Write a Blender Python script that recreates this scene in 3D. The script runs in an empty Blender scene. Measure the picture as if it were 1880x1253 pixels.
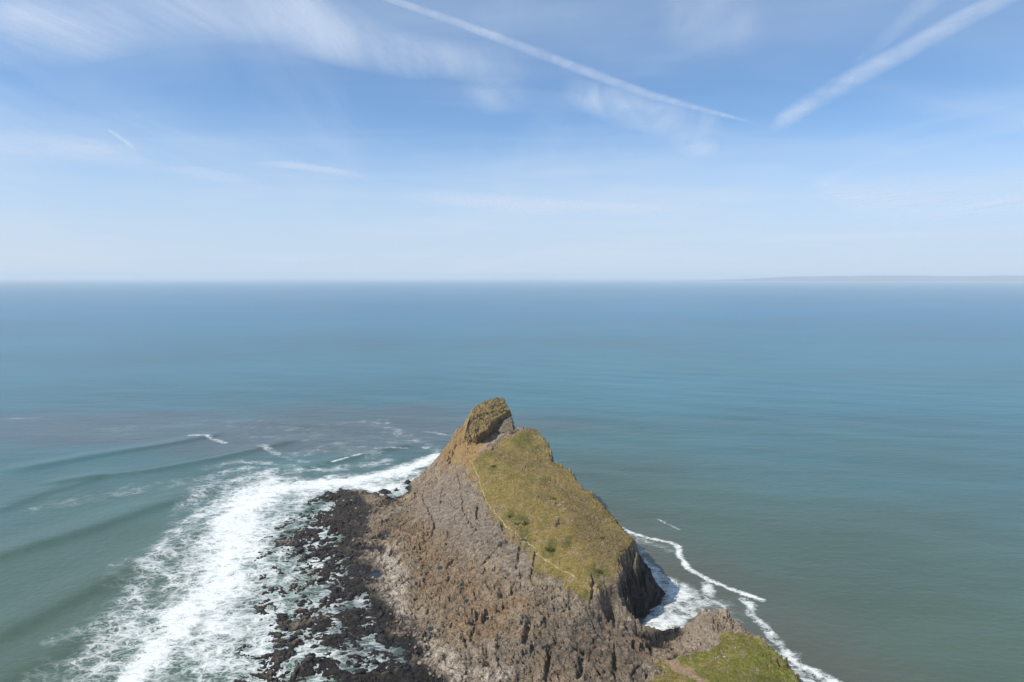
import bpy, bmesh, math, random
import numpy as np
from mathutils import Vector, Matrix

random.seed(7)
RNG = np.random.default_rng(11)
SC = bpy.context.scene
COL = SC.collection

# ------------------------------------------------------------------ camera
H = 150.0                                   # metres above the sea
F = 1253.0 / 1880.0                         # focal length / image width
PITCH = math.atan((626.5 - 510.0) / 1253.0)
cam = bpy.data.cameras.new('camera')
cam.sensor_width = 36.0
cam.lens = 36.0 * F
cam.clip_start = 1.0
cam.clip_end = 400000.0
cam_o = bpy.data.objects.new('camera', cam)
COL.objects.link(cam_o)
cam_o.location = (0, 0, H)
cam_o.rotation_euler = (math.pi / 2 - PITCH, 0, 0)
SC.camera = cam_o

# ------------------------------------------------------------------ light
SUN_EL = math.radians(47)
SUN_AZ = math.radians(-112)                 # from +Y, clockwise: the left, a little behind
world = bpy.data.worlds.new('World')
SC.world = world
world.use_nodes = True
wn = world.node_tree
wn.nodes.clear()
w_out = wn.nodes.new('ShaderNodeOutputWorld')
w_bg = wn.nodes.new('ShaderNodeBackground')
sky = wn.nodes.new('ShaderNodeTexSky')
sky.sky_type = 'NISHITA'
sky.sun_disc = False
sky.sun_elevation = SUN_EL
sky.sun_rotation = SUN_AZ
sky.altitude = 0
sky.air_density = 0.7
sky.dust_density = 0.0
sky.ozone_density = 5.5
w_bg.inputs['Strength'].default_value = 0.15

def wmath(op, a, b=None, c=None):
    nd = wn.nodes.new('ShaderNodeMath'); nd.operation = op
    for i, v in enumerate((a, b, c)):
        if v is None: continue
        if hasattr(v, 'is_output'): wn.links.new(v, nd.inputs[i])
        else: nd.inputs[i].default_value = v
    return nd.outputs[0]
def wramp(v, lo, hi, a=0.0, b=1.0):
    nd = wn.nodes.new('ShaderNodeMapRange'); nd.interpolation_type = 'SMOOTHSTEP'
    wn.links.new(v, nd.inputs['Value'])
    nd.inputs['From Min'].default_value = lo; nd.inputs['From Max'].default_value = hi
    nd.inputs['To Min'].default_value = a; nd.inputs['To Max'].default_value = b
    return nd.outputs['Result']
def wmix(f, a, b):
    nd = wn.nodes.new('ShaderNodeMix'); nd.data_type = 'RGBA'
    for k, v in ((0, f), (6, a), (7, b)):
        if hasattr(v, 'is_output'): wn.links.new(v, nd.inputs[k])
        else: nd.inputs[k].default_value = v
    return nd.outputs[2]
# hazy low air and a thin high veil, the same all the way round
w_tc = wn.nodes.new('ShaderNodeTexCoord')
w_sep = wn.nodes.new('ShaderNodeSeparateXYZ'); wn.links.new(w_tc.outputs['Generated'], w_sep.inputs[0])
dz_ = w_sep.outputs['Z']
zc = wmath('MAXIMUM', wmath('ADD', dz_, 0.03), 0.03)
w_cmb = wn.nodes.new('ShaderNodeCombineXYZ')
wn.links.new(wmath('DIVIDE', w_sep.outputs['X'], zc), w_cmb.inputs[0]); wn.links.new(wmath('DIVIDE', w_sep.outputs['Y'], zc), w_cmb.inputs[1])
def wnoise(scale, rot, sc, detail, rough, dist):
    mp = wn.nodes.new('ShaderNodeMapping'); wn.links.new(w_cmb.outputs[0], mp.inputs[0])
    mp.inputs['Scale'].default_value = scale; mp.inputs['Rotation'].default_value = rot
    nd = wn.nodes.new('ShaderNodeTexNoise'); wn.links.new(mp.outputs[0], nd.inputs['Vector'])
    nd.inputs['Scale'].default_value = sc; nd.inputs['Detail'].default_value = detail
    nd.inputs['Roughness'].default_value = rough; nd.inputs['Distortion'].default_value = dist
    return nd.outputs['Fac']
v1 = wnoise((0.35, 1.0, 1.0), (0, 0, 0.5), 0.55, 5, 0.55, 0.6)
v2 = wnoise((1.0, 0.3, 1.0), (0, 0, 0.2), 0.9, 5, 0.6, 0.8)
veil = wmath('ADD', wmath('MULTIPLY', wramp(v1, 0.38, 0.72), 0.30), wmath('MULTIPLY', wramp(v2, 0.46, 0.75), 0.22))
veil = wmath('ADD', veil, wramp(dz_, 0.20, 0.38, 0.05, 0.20))
k = 1 / 0.14
w_t = wn.nodes.new('ShaderNodeMix'); w_t.data_type = 'RGBA'; w_t.blend_type = 'MULTIPLY'; w_t.inputs[0].default_value = 1.0
wn.links.new(sky.outputs[0], w_t.inputs[6]); w_t.inputs[7].default_value = (0.90, 1.07, 1.07, 1)
skyc = wmix(veil, w_t.outputs[2], (0.59 * k, 0.71 * k, 0.88 * k, 1))
low = wramp(dz_, 0.01, 0.25, 0.92, 0.0)
skyc = wmix(low, skyc, (0.53 * k, 0.63 * k, 0.775 * k, 1))
v3 = wnoise((0.5, 0.35, 1.0), (0, 0, 0.15), 0.22, 5, 0.6, 0.7)
skyc = wmix(wmath('MULTIPLY', wramp(v3, 0.42, 0.68), wramp(dz_, 0.26, 0.10, 0.0, 0.42)), skyc, (0.68 * k, 0.74 * k, 0.83 * k, 1))
wn.links.new(skyc, w_bg.inputs['Color'])
wn.links.new(w_bg.outputs[0], w_out.inputs['Surface'])

sun = bpy.data.lights.new('sun', 'SUN')
sun.energy = 4.9
sun.angle = math.radians(0.53)
sun.color = (1.0, 0.94, 0.84)
sun_o = bpy.data.objects.new('sun', sun)
COL.objects.link(sun_o)
sd = Vector((math.sin(SUN_AZ) * math.cos(SUN_EL), math.cos(SUN_AZ) * math.cos(SUN_EL), math.sin(SUN_EL)))
sun_o.rotation_euler = sd.to_track_quat('Z', 'Y').to_euler()

SC.view_settings.view_transform = 'Standard'
SC.view_settings.look = 'None'
SC.view_settings.gamma = 1.0
SC.view_settings.exposure = 0.0
SC.view_settings.use_curve_mapping = False
SC.render.engine = 'CYCLES'
SC.cycles.use_denoising = True
SC.cycles.max_bounces = 6
SC.cycles.transparent_max_bounces = 16
SC.cycles.volume_bounces = 1

# ------------------------------------------------------------------ numeric helpers
def ray(px, py):
    a = (px - 940.0) / 1253.0
    b = (py - 626.5) / 1253.0
    cp, sp = math.cos(PITCH), math.sin(PITCH)
    return np.array((a, cp - b * sp, -sp - b * cp))

def at_z(px, py, z=0.0):                    # the place at height z seen there in the photograph
    d = ray(px, py)
    t = (z - H) / d[2]
    return (d[0] * t, d[1] * t)

_A = np.arange(256) * (2 * math.pi / 256)
_GX = np.cos(_A).astype(np.float32); _GY = np.sin(_A).astype(np.float32)
def _hashi(ix, iy, seed):
    h = ix.astype(np.uint32) * np.uint32(374761393) + iy.astype(np.uint32) * np.uint32(668265263) + np.uint32((seed * 974634777) & 0xffffffff)
    h = (h ^ (h >> np.uint32(13))) * np.uint32(1274126177)
    return h ^ (h >> np.uint32(16))
def _hash(ix, iy, seed): return (_hashi(ix, iy, seed) & np.uint32(0xffff)).astype(np.float32) / 65535.0

def noise(x, y, seed=0):                    # gradient noise, about -1..1
    x = np.asarray(x, np.float32); y = np.asarray(y, np.float32)
    x0 = np.floor(x); y0 = np.floor(y)
    fx = x - x0; fy = y - y0
    x0 = x0.astype(np.int32); y0 = y0.astype(np.int32)
    u = fx * fx * fx * (fx * (fx * 6 - 15) + 10)
    v = fy * fy * fy * (fy * (fy * 6 - 15) + 10)
    def g(ix, iy, dx, dy):
        k = (_hashi(ix, iy, seed) & np.uint32(255)).astype(np.intp)
        return _GX[k] * dx + _GY[k] * dy
    n00 = g(x0, y0, fx, fy); n10 = g(x0 + 1, y0, fx - 1, fy)
    n01 = g(x0, y0 + 1, fx, fy - 1); n11 = g(x0 + 1, y0 + 1, fx - 1, fy - 1)
    a = n00 + (n10 - n00) * u
    b = n01 + (n11 - n01) * u
    return (a + (b - a) * v) * 1.5

def fbm(x, y, octaves=4, seed=0, gain=0.5):
    s = 0; a = 1.0; t = 0
    for i in range(octaves):
        s = s + a * noise(x * 2 ** i + 17.3 * i, y * 2 ** i - 9.1 * i, seed + i)
        t += a; a *= gain
    return s / t

def ridged(x, y, octaves=4, seed=0, gain=0.5):
    s = 0; a = 1.0; t = 0
    for i in range(octaves):
        s = s + a * (1 - np.abs(noise(x * 2 ** i + 5.7 * i, y * 2 ** i + 3.3 * i, seed + i)) * 1.6)
        t += a; a *= gain
    return s / t

def worley(x, y, seed=0):                   # F1, F2, cell id 0..1, offset from the cell centre
    x = np.asarray(x, np.float32); y = np.asarray(y, np.float32)
    ix = np.floor(x).astype(np.int32); iy = np.floor(y).astype(np.int32)
    f1 = np.full(x.shape, 9.0, np.float32); f2 = f1.copy()
    cid = np.zeros(x.shape, np.float32); ox = cid.copy(); oy = cid.copy()
    for dx in (-1, 0, 1):
        for dy in (-1, 0, 1):
            cx = ix + dx; cy = iy + dy
            qx = (cx + _hash(cx, cy, seed) - x).astype(np.float32)
            qy = (cy + _hash(cx, cy, seed + 77) - y).astype(np.float32)
            d = np.sqrt(qx * qx + qy * qy)
            near = d < f1
            f2 = np.where(near, f1, np.minimum(f2, d))
            cid = np.where(near, _hash(cx, cy, seed + 191), cid)
            ox = np.where(near, qx, ox); oy = np.where(near, qy, oy)
            f1 = np.where(near, d, f1)
    return f1, f2, cid, ox, oy

def sstep(a, b, x):
    t = np.clip((x - a) / (b - a), 0, 1)
    return t * t * (3 - 2 * t)

def seg_dist(X, Y, pts, closed=False, vals=None):
    """distance to a polyline, and vals interpolated at the nearest point"""
    best = np.full(X.shape, 1e9, np.float32); bv = np.zeros(X.shape, np.float32)
    n = len(pts)
    for i in range(n if closed else n - 1):
        (ax, ay), (bx, by) = pts[i], pts[(i + 1) % n]
        ex, ey = bx - ax, by - ay
        t = np.clip(((X - ax) * ex + (Y - ay) * ey) / (ex * ex + ey * ey + 1e-9), 0, 1)
        d = np.hypot(X - ax - t * ex, Y - ay - t * ey)
        m = d < best
        best = np.where(m, d, best)
        if vals is not None:
            bv = np.where(m, vals[i] + (vals[(i + 1) % n] - vals[i]) * t, bv)
    return (best, bv) if vals is not None else best

def inside(X, Y, pts):
    r = np.zeros(X.shape, bool)
    n = len(pts)
    for i in range(n):
        (ax, ay), (bx, by) = pts[i], pts[(i + 1) % n]
        c = ((ay > Y) != (by > Y)) & (X < (bx - ax) * (Y - ay) / (by - ay + 1e-12) + ax)
        r ^= c
    return r

def signed(X, Y, pts):                      # positive inside
    d = seg_dist(X, Y, pts, True)
    return np.where(inside(X, Y, pts), d, -d)

def resample(G, gx, gy, X, Y):              # bilinear lookup in a regular grid G[y, x]
    fx = np.clip((X - gx[0]) / (gx[1] - gx[0]), 0, len(gx) - 1.001)
    fy = np.clip((Y - gy[0]) / (gy[1] - gy[0]), 0, len(gy) - 1.001)
    ix = fx.astype(np.int64); iy = fy.astype(np.int64)
    fx = fx - ix; fy = fy - iy
    return (G[iy, ix] * (1 - fx) * (1 - fy) + G[iy, ix + 1] * fx * (1 - fy)
            + G[iy + 1, ix] * (1 - fx) * fy + G[iy + 1, ix + 1] * fx * fy)

# ------------------------------------------------------------------ mesh helpers
def mesh_np(name, V, Q, mat=None, smooth=True, attrs=None):
    V = np.asarray(V, np.float32); Q = np.asarray(Q, np.int32)
    k = Q.shape[1]
    me = bpy.data.meshes.new(name)
    me.vertices.add(len(V)); me.loops.add(Q.size); me.polygons.add(len(Q))
    me.vertices.foreach_set('co', V.ravel())
    me.loops.foreach_set('vertex_index', Q.ravel())
    me.polygons.foreach_set('loop_start', np.arange(0, Q.size, k, dtype=np.int32))
    me.polygons.foreach_set('use_smooth', np.full(len(Q), smooth))
    for an, av in (attrs or {}).items():
        av = np.asarray(av, np.float32)
        if av.ndim == 1:
            at = me.attributes.new(an, 'FLOAT', 'POINT'); at.data.foreach_set('value', av)
        else:
            at = me.attributes.new(an, 'FLOAT_COLOR', 'POINT'); at.data.foreach_set('color', av.ravel())
    me.update(calc_edges=True)
    if mat: me.materials.append(mat)
    return me

def link(name, me, parent=None, loc=None, rot=None, scale=None):
    o = bpy.data.objects.new(name, me)
    COL.objects.link(o)
    if parent: o.parent = parent
    if loc is not None: o.location = loc
    if rot is not None: o.rotation_euler = rot
    if scale is not None: o.scale = scale
    return o

def tag(o, label=None, category=None, group=None, kind=None):
    if label: o['label'] = label
    if category: o['category'] = category
    if group: o['group'] = group
    if kind: o['kind'] = kind
    return o

# ------------------------------------------------------------------ material helpers
class NT:
    def __init__(self, name):
        self.m = bpy.data.materials.new(name)
        self.m.use_nodes = True
        self.t = self.m.node_tree
        self.t.nodes.clear()
        self.out = self.t.nodes.new('ShaderNodeOutputMaterial')
    def n(self, typ, **kw):
        nd = self.t.nodes.new('ShaderNode' + typ)
        for k, v in kw.items():
            if hasattr(nd, k) and k not in ('inputs',): setattr(nd, k, v)
        return nd
    def l(self, a, b): self.t.links.new(a, b)
    def setin(self, nd, name, v):
        s = nd.inputs[name]
        if hasattr(v, 'is_output'): self.l(v, s)
        else: s.default_value = v
    def attr(self, name, out='Fac'):
        a = self.n('Attribute'); a.attribute_name = name
        return a.outputs[out]
    def math(self, op, a, b=None, c=None, clamp=False):
        nd = self.n('Math'); nd.operation = op; nd.use_clamp = clamp
        for i, v in enumerate((a, b, c)):
            if v is not None: self.setin(nd, i, v)
        return nd.outputs[0]
    def ramp(self, v, lo, hi):              # smooth 0..1
        nd = self.n('MapRange'); nd.interpolation_type = 'SMOOTHSTEP'
        self.setin(nd, 'Value', v); self.setin(nd, 'From Min', lo); self.setin(nd, 'From Max', hi)
        return nd.outputs['Result']
    def mix(self, f, a, b):
        nd = self.n('Mix'); nd.data_type = 'RGBA'
        self.setin(nd, 0, f); self.setin(nd, 6, a); self.setin(nd, 7, b)
        return nd.outputs[2]
    def mul(self, a, b, f=1.0):
        nd = self.n('Mix'); nd.data_type = 'RGBA'; nd.blend_type = 'MULTIPLY'
        self.setin(nd, 0, f); self.setin(nd, 6, a); self.setin(nd, 7, b)
        return nd.outputs[2]
    def pos(self): return self.n('NewGeometry').outputs['Position']
    def scale(self, vec, s, rot=(0, 0, 0)):
        nd = self.n('Mapping'); self.l(vec, nd.inputs['Vector'])
        nd.inputs['Scale'].default_value = s; nd.inputs['Rotation'].default_value = rot
        return nd.outputs[0]
    def noise(self, vec, sc, detail=4, rough=0.55, dist=0.0):
        nd = self.n('TexNoise'); self.l(vec, nd.inputs['Vector'])
        nd.inputs['Scale'].default_value = sc; nd.inputs['Detail'].default_value = detail
        nd.inputs['Roughness'].default_value = rough; nd.inputs['Distortion'].default_value = dist
        return nd.outputs['Fac']
    def voronoi(self, vec, sc, feature='F1', out='Distance', rand=1.0):
        nd = self.n('TexVoronoi'); nd.feature = feature
        self.l(vec, nd.inputs['Vector']); nd.inputs['Scale'].default_value = sc
        nd.inputs['Randomness'].default_value = rand
        return nd.outputs[out]
    def bsdf(self, color, rough=0.9, spec=0.3, normal=None, ior=None):
        b = self.n('BsdfPrincipled')
        self.setin(b, 'Base Color', color); self.setin(b, 'Roughness', rough)
        self.setin(b, 'Specular IOR Level', spec)
        if ior: b.inputs['IOR'].default_value = ior
        if normal is not None: self.l(normal, b.inputs['Normal'])
        return b.outputs[0]
    def bump(self, h, dist=1.0, strength=1.0, normal=None):
        nd = self.n('Bump'); self.setin(nd, 'Height', h)
        nd.inputs['Distance'].default_value = dist; nd.inputs['Strength'].default_value = strength
        if normal is not None: self.l(normal, nd.inputs['Normal'])
        return nd.outputs[0]
    def done(self, shader):
        self.l(shader, self.out.inputs['Surface']); return self.m

def rgb(r, g, b): return (r, g, b, 1.0)

def plain(name, c, rough=0.9):
    t = NT(name)
    n = t.noise(t.pos(), 6.0, 3)
    col = t.mul(rgb(*c), t.mix(n, rgb(0.75, 0.75, 0.75), rgb(1.2, 1.2, 1.2)))
    return t.done(t.bsdf(col, rough, 0.2))

# ------------------------------------------------------------------ terrain: large form
# (photo x, photo y, height) of places read off the photograph
CP = [
 # west face of the tip
 (757,890,3),(750,905,1),(780,868,12),(808,835,24),(830,800,38),(845,782,45),(852,773,49),(838,792,41),
 # saddle and slope below the summit crag
 (870,815,39),(858,800,42),(895,805,42),(925,800,45),(880,835,36),(905,790,44.5),(880,790,43),
 # grassy knob
 (970,792,51),(990,806,48),(1006,830,44.5),(985,815,46.5),(950,800,48.5),(1000,840,42.5),(960,830,43),(930,830,41),(920,850,38),(900,870,34),
 # right crest
 (1015,862,40),(1040,880,38),(1075,910,35.5),(1130,965,31.5),(1145,1010,28.5),(1150,1035,25),(1135,1050,24),
 # grass body
 (1000,900,35),(960,900,33.2),(1060,930,34),(1050,980,29.5),(1100,980,30),(1000,960,28),(1010,1010,24.5),(1090,1040,24),
 (865,850,33.5),(890,900,28.5),(915,940,26),(940,975,24),(980,1010,22),(1015,1040,20.5),(1050,1065,19.5),(1090,1085,18),
 (1108,1078,18.5),(1105,1100,15),
 # rock below the grass
 (840,870,25),(850,920,21),(800,900,12),(800,950,11.5),(880,960,20),(930,1000,19.5),(900,1040,14),(850,1010,13),(960,1060,15.5),
 (1000,1070,16.5),(1040,1090,15.5),(1080,1120,12),(1000,1130,10.5),(1110,1142,6.8),(1060,1165,9),
 (760,905,5),(740,950,4.5),(700,960,3.2),(760,1000,6),(700,1010,2.6),(650,930,1.6),(660,980,1.3),(640,905,1.2),(700,915,2.2),
 (850,1050,10.5),(790,1060,6.5),(740,1070,4),(690,1070,1.8),(900,1100,9.5),(830,1120,6),(760,1130,3.2),(715,1130,1.2),
 (900,1150,7.6),(830,1190,4),(780,1200,2.2),(950,1190,7.6),(870,1240,4),(940,1240,5.5),(820,1250,2.0),(1000,1200,8.2),
 (1080,1210,8.4),(1140,1170,6.6),(1170,1167,3.4),(1210,1182,4.2),(1150,1230,8.5),(1040,1250,7.6),
 # near right knob
 (1245,1164,2.5),(1282,1136,10.3),(1300,1153,11.8),(1270,1180,9.6),(1310,1180,12.8),(1340,1168,13.2),(1390,1190,13.6),(1430,1212,13),
 (1350,1215,12.6),(1270,1215,10.2),(1220,1210,8.8),(1280,1245,10.2),(1400,1250,11.8),(1450,1245,10.5),(1200,1250,8.8),
 # reef
 (600,930,0.3),(575,950,0.1),(560,1000,0.2),(620,1000,0.5),(600,1060,0.15),(640,1060,0.3),(560,1100,0.0),(510,1100,-0.4),(620,1130,0.3),
 (670,1110,0.1),(600,1190,0.3),(680,1180,0.2),(720,1200,0.1),(540,1180,0.1),(500,1180,-.3),(640,1250,0.6),(720,1245,0.5),(770,1240,0.8),(580,1250,0.25),
]
P = np.array([(*at_z(px, py, z), z) for px, py, z in CP])
P = np.vstack([P, [(-60, 200, 0), (-20, 200, 5), (20, 200, 8), (60, 200, 9.5), (95, 200, 11), (-90, 200, 0),
                   (60, 340, 31), (36, 425, 44), (28, 450, 46), (6, 478, 38), (18, 474, 38), (5, 495, 34), (-20, 500, 40), (75, 315, 22)]])

def tps(P, X, Y, lam=0.6):
    n = len(P)
    sc = 100.0
    px, py, z = P[:, 0] / sc, P[:, 1] / sc, P[:, 2]
    r2 = (px[:, None] - px) ** 2 + (py[:, None] - py) ** 2
    K = np.where(r2 > 0, r2 * np.log(r2 + 1e-20), 0) + np.eye(n) * lam * 1e-3
    A = np.zeros((n + 3, n + 3)); A[:n, :n] = K
    A[:n, n] = 1; A[:n, n + 1] = px; A[:n, n + 2] = py
    A[n:, :n] = A[:n, n:].T
    w = np.linalg.solve(A, np.concatenate([z, [0, 0, 0]]))
    out = np.zeros(X.shape)
    xs, ys = X / sc, Y / sc
    for i in range(n):
        q = (xs - px[i]) ** 2 + (ys - py[i]) ** 2
        out += w[i] * q * np.log(q + 1e-20)
    return out + w[n] + w[n + 1] * xs + w[n + 2] * ys

# coast in plan with the steepness of the cliff above it
COAST = [(106,185,2.2),(104,215,2.6),(102,236,3.0),(97,249,3.2),(91,262,3.2),(87,274,2.2),(79,280,1.3),(70,278,0.9),(62,276,1.0),
 (54,279,1.5),(53,288,4.5),(62,296,2.8),(69,303,1.8),(73,313,1.5),(67,324,1.8),(59,338,2.8),(53,352,3.4),(45.5,374,3.8),(41,390,4),
 (31.5,400,4.8),(33,416,4.8),(27,440,4.6),(21.5,462,4.4),(20,478,3.6),(12,506,2.4),(-10,514,2.2),(-30,508,2.2),(-47,500,1.6),(-62,492,1.1),(-74,484,1.0),(-77,474,1.0),
 (-85,466,0.8),(-96,467,0.6),(-116,472,0.5),(-127,475,0.5),(-136,452,0.4),(-143,420,0.4),(-145,385,0.35),(-136,352,0.3),(-124,322,0.3),
 (-116,294,0.3),(-110,266,0.3),(-100,240,0.3),(-92,185,0.3)]
coast_xy = [(a, b) for a, b, c in COAST]
coast_s = [c for a, b, c in COAST]

cgx = np.arange(-165, 132, 1.0); cgy = np.arange(183, 520, 1.0)
CX, CY = np.meshgrid(cgx, cgy)
UP = tps(P, CX, CY)
cd, cs = seg_dist(CX, CY, coast_xy, True, coast_s)
csd = np.where(inside(CX, CY, coast_xy), cd, -cd)

def base_height(up, d, s, n=0.0):
    dd = d + n
    prof = np.where(dd > 0, s * dd, np.maximum(dd * np.clip(s * 0.6, 0.15, 1.2), -5))
    k = 1.2                                 # smooth minimum
    h = np.clip(0.5 + 0.5 * (prof - up) / k, 0, 1)
    return prof * (1 - h) + up * h - k * h * (1 - h)

BASE = base_height(UP, csd, cs)

def hit(px, py):                            # where the line of sight meets the ground
    d = ray(px, py)
    t = np.arange(180, 560, 0.25) / d[1]
    X, Y, Z = d[0] * t, d[1] * t, H + d[2] * t
    g = resample(BASE, cgx, cgy, X, Y)
    k = np.nonzero(Z < np.maximum(g, 0))[0]
    i = k[0] if len(k) else len(t) - 1
    return (float(X[i]), float(Y[i]))

def hits(pts): return [hit(a, b) for a, b in pts]

# ------------------------------------------------------------------ terrain: fine form
STEP = 0.3
gx = np.arange(-160, 124, STEP); gy = np.arange(188, 517, STEP)
XG, YG = np.meshgrid(gx, gy)
d_all = resample(csd, cgx, cgy, XG, YG)
ACT = d_all > -13                           # only the land and the shallows
X = XG[ACT].astype(np.float32); Y = YG[ACT].astype(np.float32)
f32 = lambda a: np.asarray(a, np.float32)
look = lambda G: f32(resample(G, cgx, cgy, X, Y))
up = look(UP); d_c = f32(d_all[ACT]); s_c = look(cs)
gyy, gxx = np.gradient(BASE)
slope = look(np.hypot(gxx, gyy))

# areas, drawn in plan
CRESTLINE = [(a + 12, b + 2) for a, b in hits([(972,789),(988,808),(1004,836),(1014,866),(1042,885),(1078,914),(1128,966),(1143,1008),(1146,1030)])]
GRASS = hits([(866,852),(880,838),(905,822),(925,806),(950,798)]) + CRESTLINE + \
        hits([(1136,1048),(1118,1064),(1100,1085),(1092,1098),(1075,1092),(1060,1098),(1045,1085),(1030,1062),(1010,1052),
              (982,1048),(975,1020),(960,1000),(938,992),(925,968),(905,955),(893,930),(884,900),(872,870)])
GRASS2 = hits([(1322,1160)]) + [(a + 5, b + 1) for a, b in hits([(1345,1171),(1395,1192),(1430,1214),(1446,1228),(1450,1250)])] + [(103,190),(45,190)] + \
         hits([(1180,1253),(1215,1240),(1195,1222),(1225,1216),(1262,1206),(1295,1196),(1318,1185)])
GREENS = [(968,1000,4),(955,955,6),(1010,1005,5),(1000,885,5),(915,965,5),(905,860,4),(962,806,10),(985,825,6),(1108,1055,4),(1040,995,4),(960,985,5),(940,945,4),(1090,1050,4)]
TAN = hits([(810,835),(838,795),(858,765),(872,800),(900,812),(872,850),(880,885),(862,880),(845,850),(815,850)])
SLAB = hits([(770,900),(830,870),(880,900),(915,960),(960,1000),(1000,1055),(960,1075),(915,1050),(880,1020),(850,1000),(800,980),(775,940)])
PALE = hits([(715,1000),(740,1060),(735,1110),(780,1165),(830,1225),(900,1250),(850,1253),(790,1250),(740,1180),(700,1110),(690,1040)])
PALE2 = hits([(895,1238),(935,1228),(945,1240),(925,1253),(880,1253)])
SOIL = hits([(1205,1212),(1240,1215),(1275,1235),(1300,1253),(1285,1253),(1240,1232)])
SOIL2 = hits([(1086,1072),(1098,1072),(1102,1100),(1092,1105)])
SCREE = hits([(870,822),(912,778),(922,785),(925,800),(905,812),(880,832),(866,845)])
SCREE2 = hits([(958,992),(985,975),(1000,962),(1003,966),(985,985),(965,998)])
KNOB = hits([(1245,1165),(1282,1132),(1325,1160),(1322,1185),(1290,1195),(1255,1185)])
BROWN = hits([(700,930),(770,950),(830,1010),(880,1060),(940,1110),(930,1160),(860,1170),(790,1120),(750,1070),(710,1000)])
FLUTE = hits([(1000,1130),(1110,1142),(1180,1165),(1200,1250),(960,1250),(950,1180)])

def area(poly, soft=3.0, wob=2.5, seed=5, scale=0.12):
    D = look(signed(CX, CY, poly)) + wob * fbm(X * scale, Y * scale, 4, seed, 0.6)
    return sstep(-soft * 0.5, soft * 0.5, D).astype(np.float32)

steep = sstep(2.0, 3.2, slope + 0.5 * fbm(X * .3, Y * .3, 3, 20))
grass = np.maximum(area(GRASS, 1.6, 4.6, 21, 0.14), area(GRASS2, 1.6, 2.5, 22, 0.2)) * (1 - steep)
grass = grass * (1 - sstep(1.1, 1.7, slope) * sstep(35, 41, X) * sstep(318, 308, Y) * sstep(272, 278, Y))
cropn = fbm(X * .10, Y * .075, 5, 37, .6)
edge = look(np.abs(signed(CX, CY, GRASS)))
grass = grass * (1 - 0.95 * sstep(.30, .42, cropn + .10 * (1 - sstep(0, 6, edge)) - .02))
grass2 = area(GRASS2, 3.0, 2.5, 22, 0.2)
tan = area(TAN, 6, 7, 23)
slab = area(SLAB, 14, 16, 24, 0.06)
pale = np.maximum(area(PALE, 14, 14, 25, 0.12), area(PALE2, 2, 2, 30, .2))
soil = np.maximum(area(SOIL, 1.5, 2.4, 26, 0.3), area(SOIL2, 1.0, 1.6, 27, 0.4))
scree = np.maximum(area(SCREE, 3, 4, 28, 0.2), 0.8 * area(SCREE2, 1.5, 2, 32, .3))
knob = 0.8 * area(KNOB, 7, 6, 29, 0.15)
SCRUB = hits([(1015,880),(1060,905),(1125,970),(1140,1030),(1120,1055),(1090,1020),(1050,975),(1020,930)])
SCRUB2 = hits([(905,815),(950,835),(1000,845),(1012,870),(960,862),(905,845)])
scrub = np.maximum(area(SCRUB, 14, 14, 34, .09), .7 * area(SCRUB2, 8, 8, 35, .1))
brown = area(BROWN, 16, 16, 38, .07)
flute = area(FLUTE, 12, 8, 33, 0.06)
green = np.zeros_like(X)
for px, py, r in GREENS:
    hx, hy = hit(px, py)
    D = np.hypot(X - hx, (Y - hy) * 0.7)
    m = D < r * 2.2
    green[m] = np.maximum(green[m], 1 - sstep(0.2 * r, 1.1 * r, D[m] + 0.5 * r * fbm(X[m] * .25, Y[m] * .25, 4, 31, .65)))

# the beds strike roughly along the headland: u across them, v along
ang = math.radians(14)
lo1 = fbm(X * 0.03, Y * 0.03, 3, 41); lo2 = fbm(X * 0.03 + 9, Y * 0.03, 3, 42)
wx = X + 9 * lo1; wy = Y + 9 * lo2
u = wx * math.cos(ang) + wy * math.sin(ang)
v = -wx * math.sin(ang) + wy * math.cos(ang)
rough = np.clip(1 - 0.94 * grass - 0.22 * slab * (1 - grass) - 0.3 * tan - 0.65 * scree - 0.35 * knob, 0.05, 1)
reef = (1 - sstep(0.4, 3.0, up)) * sstep(-3, 3, d_c)
flat = (1 - sstep(1.2, 4.5, up))

dz = 1.5 * fbm(u * 0.05, v * 0.035, 4, 51, 0.6)
dz += 0.6 * (ridged(u * 0.15, v * 0.09, 4, 55, 0.6) - 0.5)
ph = u / 4.2 + 1.1 * fbm(u * 0.07, v * 0.05, 3, 61)
saw = ph - np.floor(ph)
dz += (0.05 + 0.55 * flute) * (np.where(saw < 0.84, saw / 0.84, (1 - saw) / 0.16) - 0.5)
# low scarps where beds crop out, running across the slope
ph = (0.55 * u + 0.85 * v) / 9.0 + 1.3 * lo1 + 0.5 * fbm(u * .09, v * .09, 3, 64)
saw = ph - np.floor(ph)
dz += 1.35 * (np.where(saw < 0.92, saw / 0.92, (1 - saw) / 0.08) - 0.5) * (1 - 0.7 * flute) * sstep(-.3, .25, fbm(X * .04, Y * .04, 2, 66))
ph = (0.25 * u + 0.97 * v) / 3.1 + 1.6 * lo2 + 0.35 * fbm(u * .2, v * .2, 3, 65)
saw = ph - np.floor(ph)
dz += (0.4 + 0.6 * slab) * 0.75 * (np.where(saw < 0.88, saw / 0.88, (1 - saw) / 0.12) - 0.5) * (1 - .8 * flute)
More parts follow.
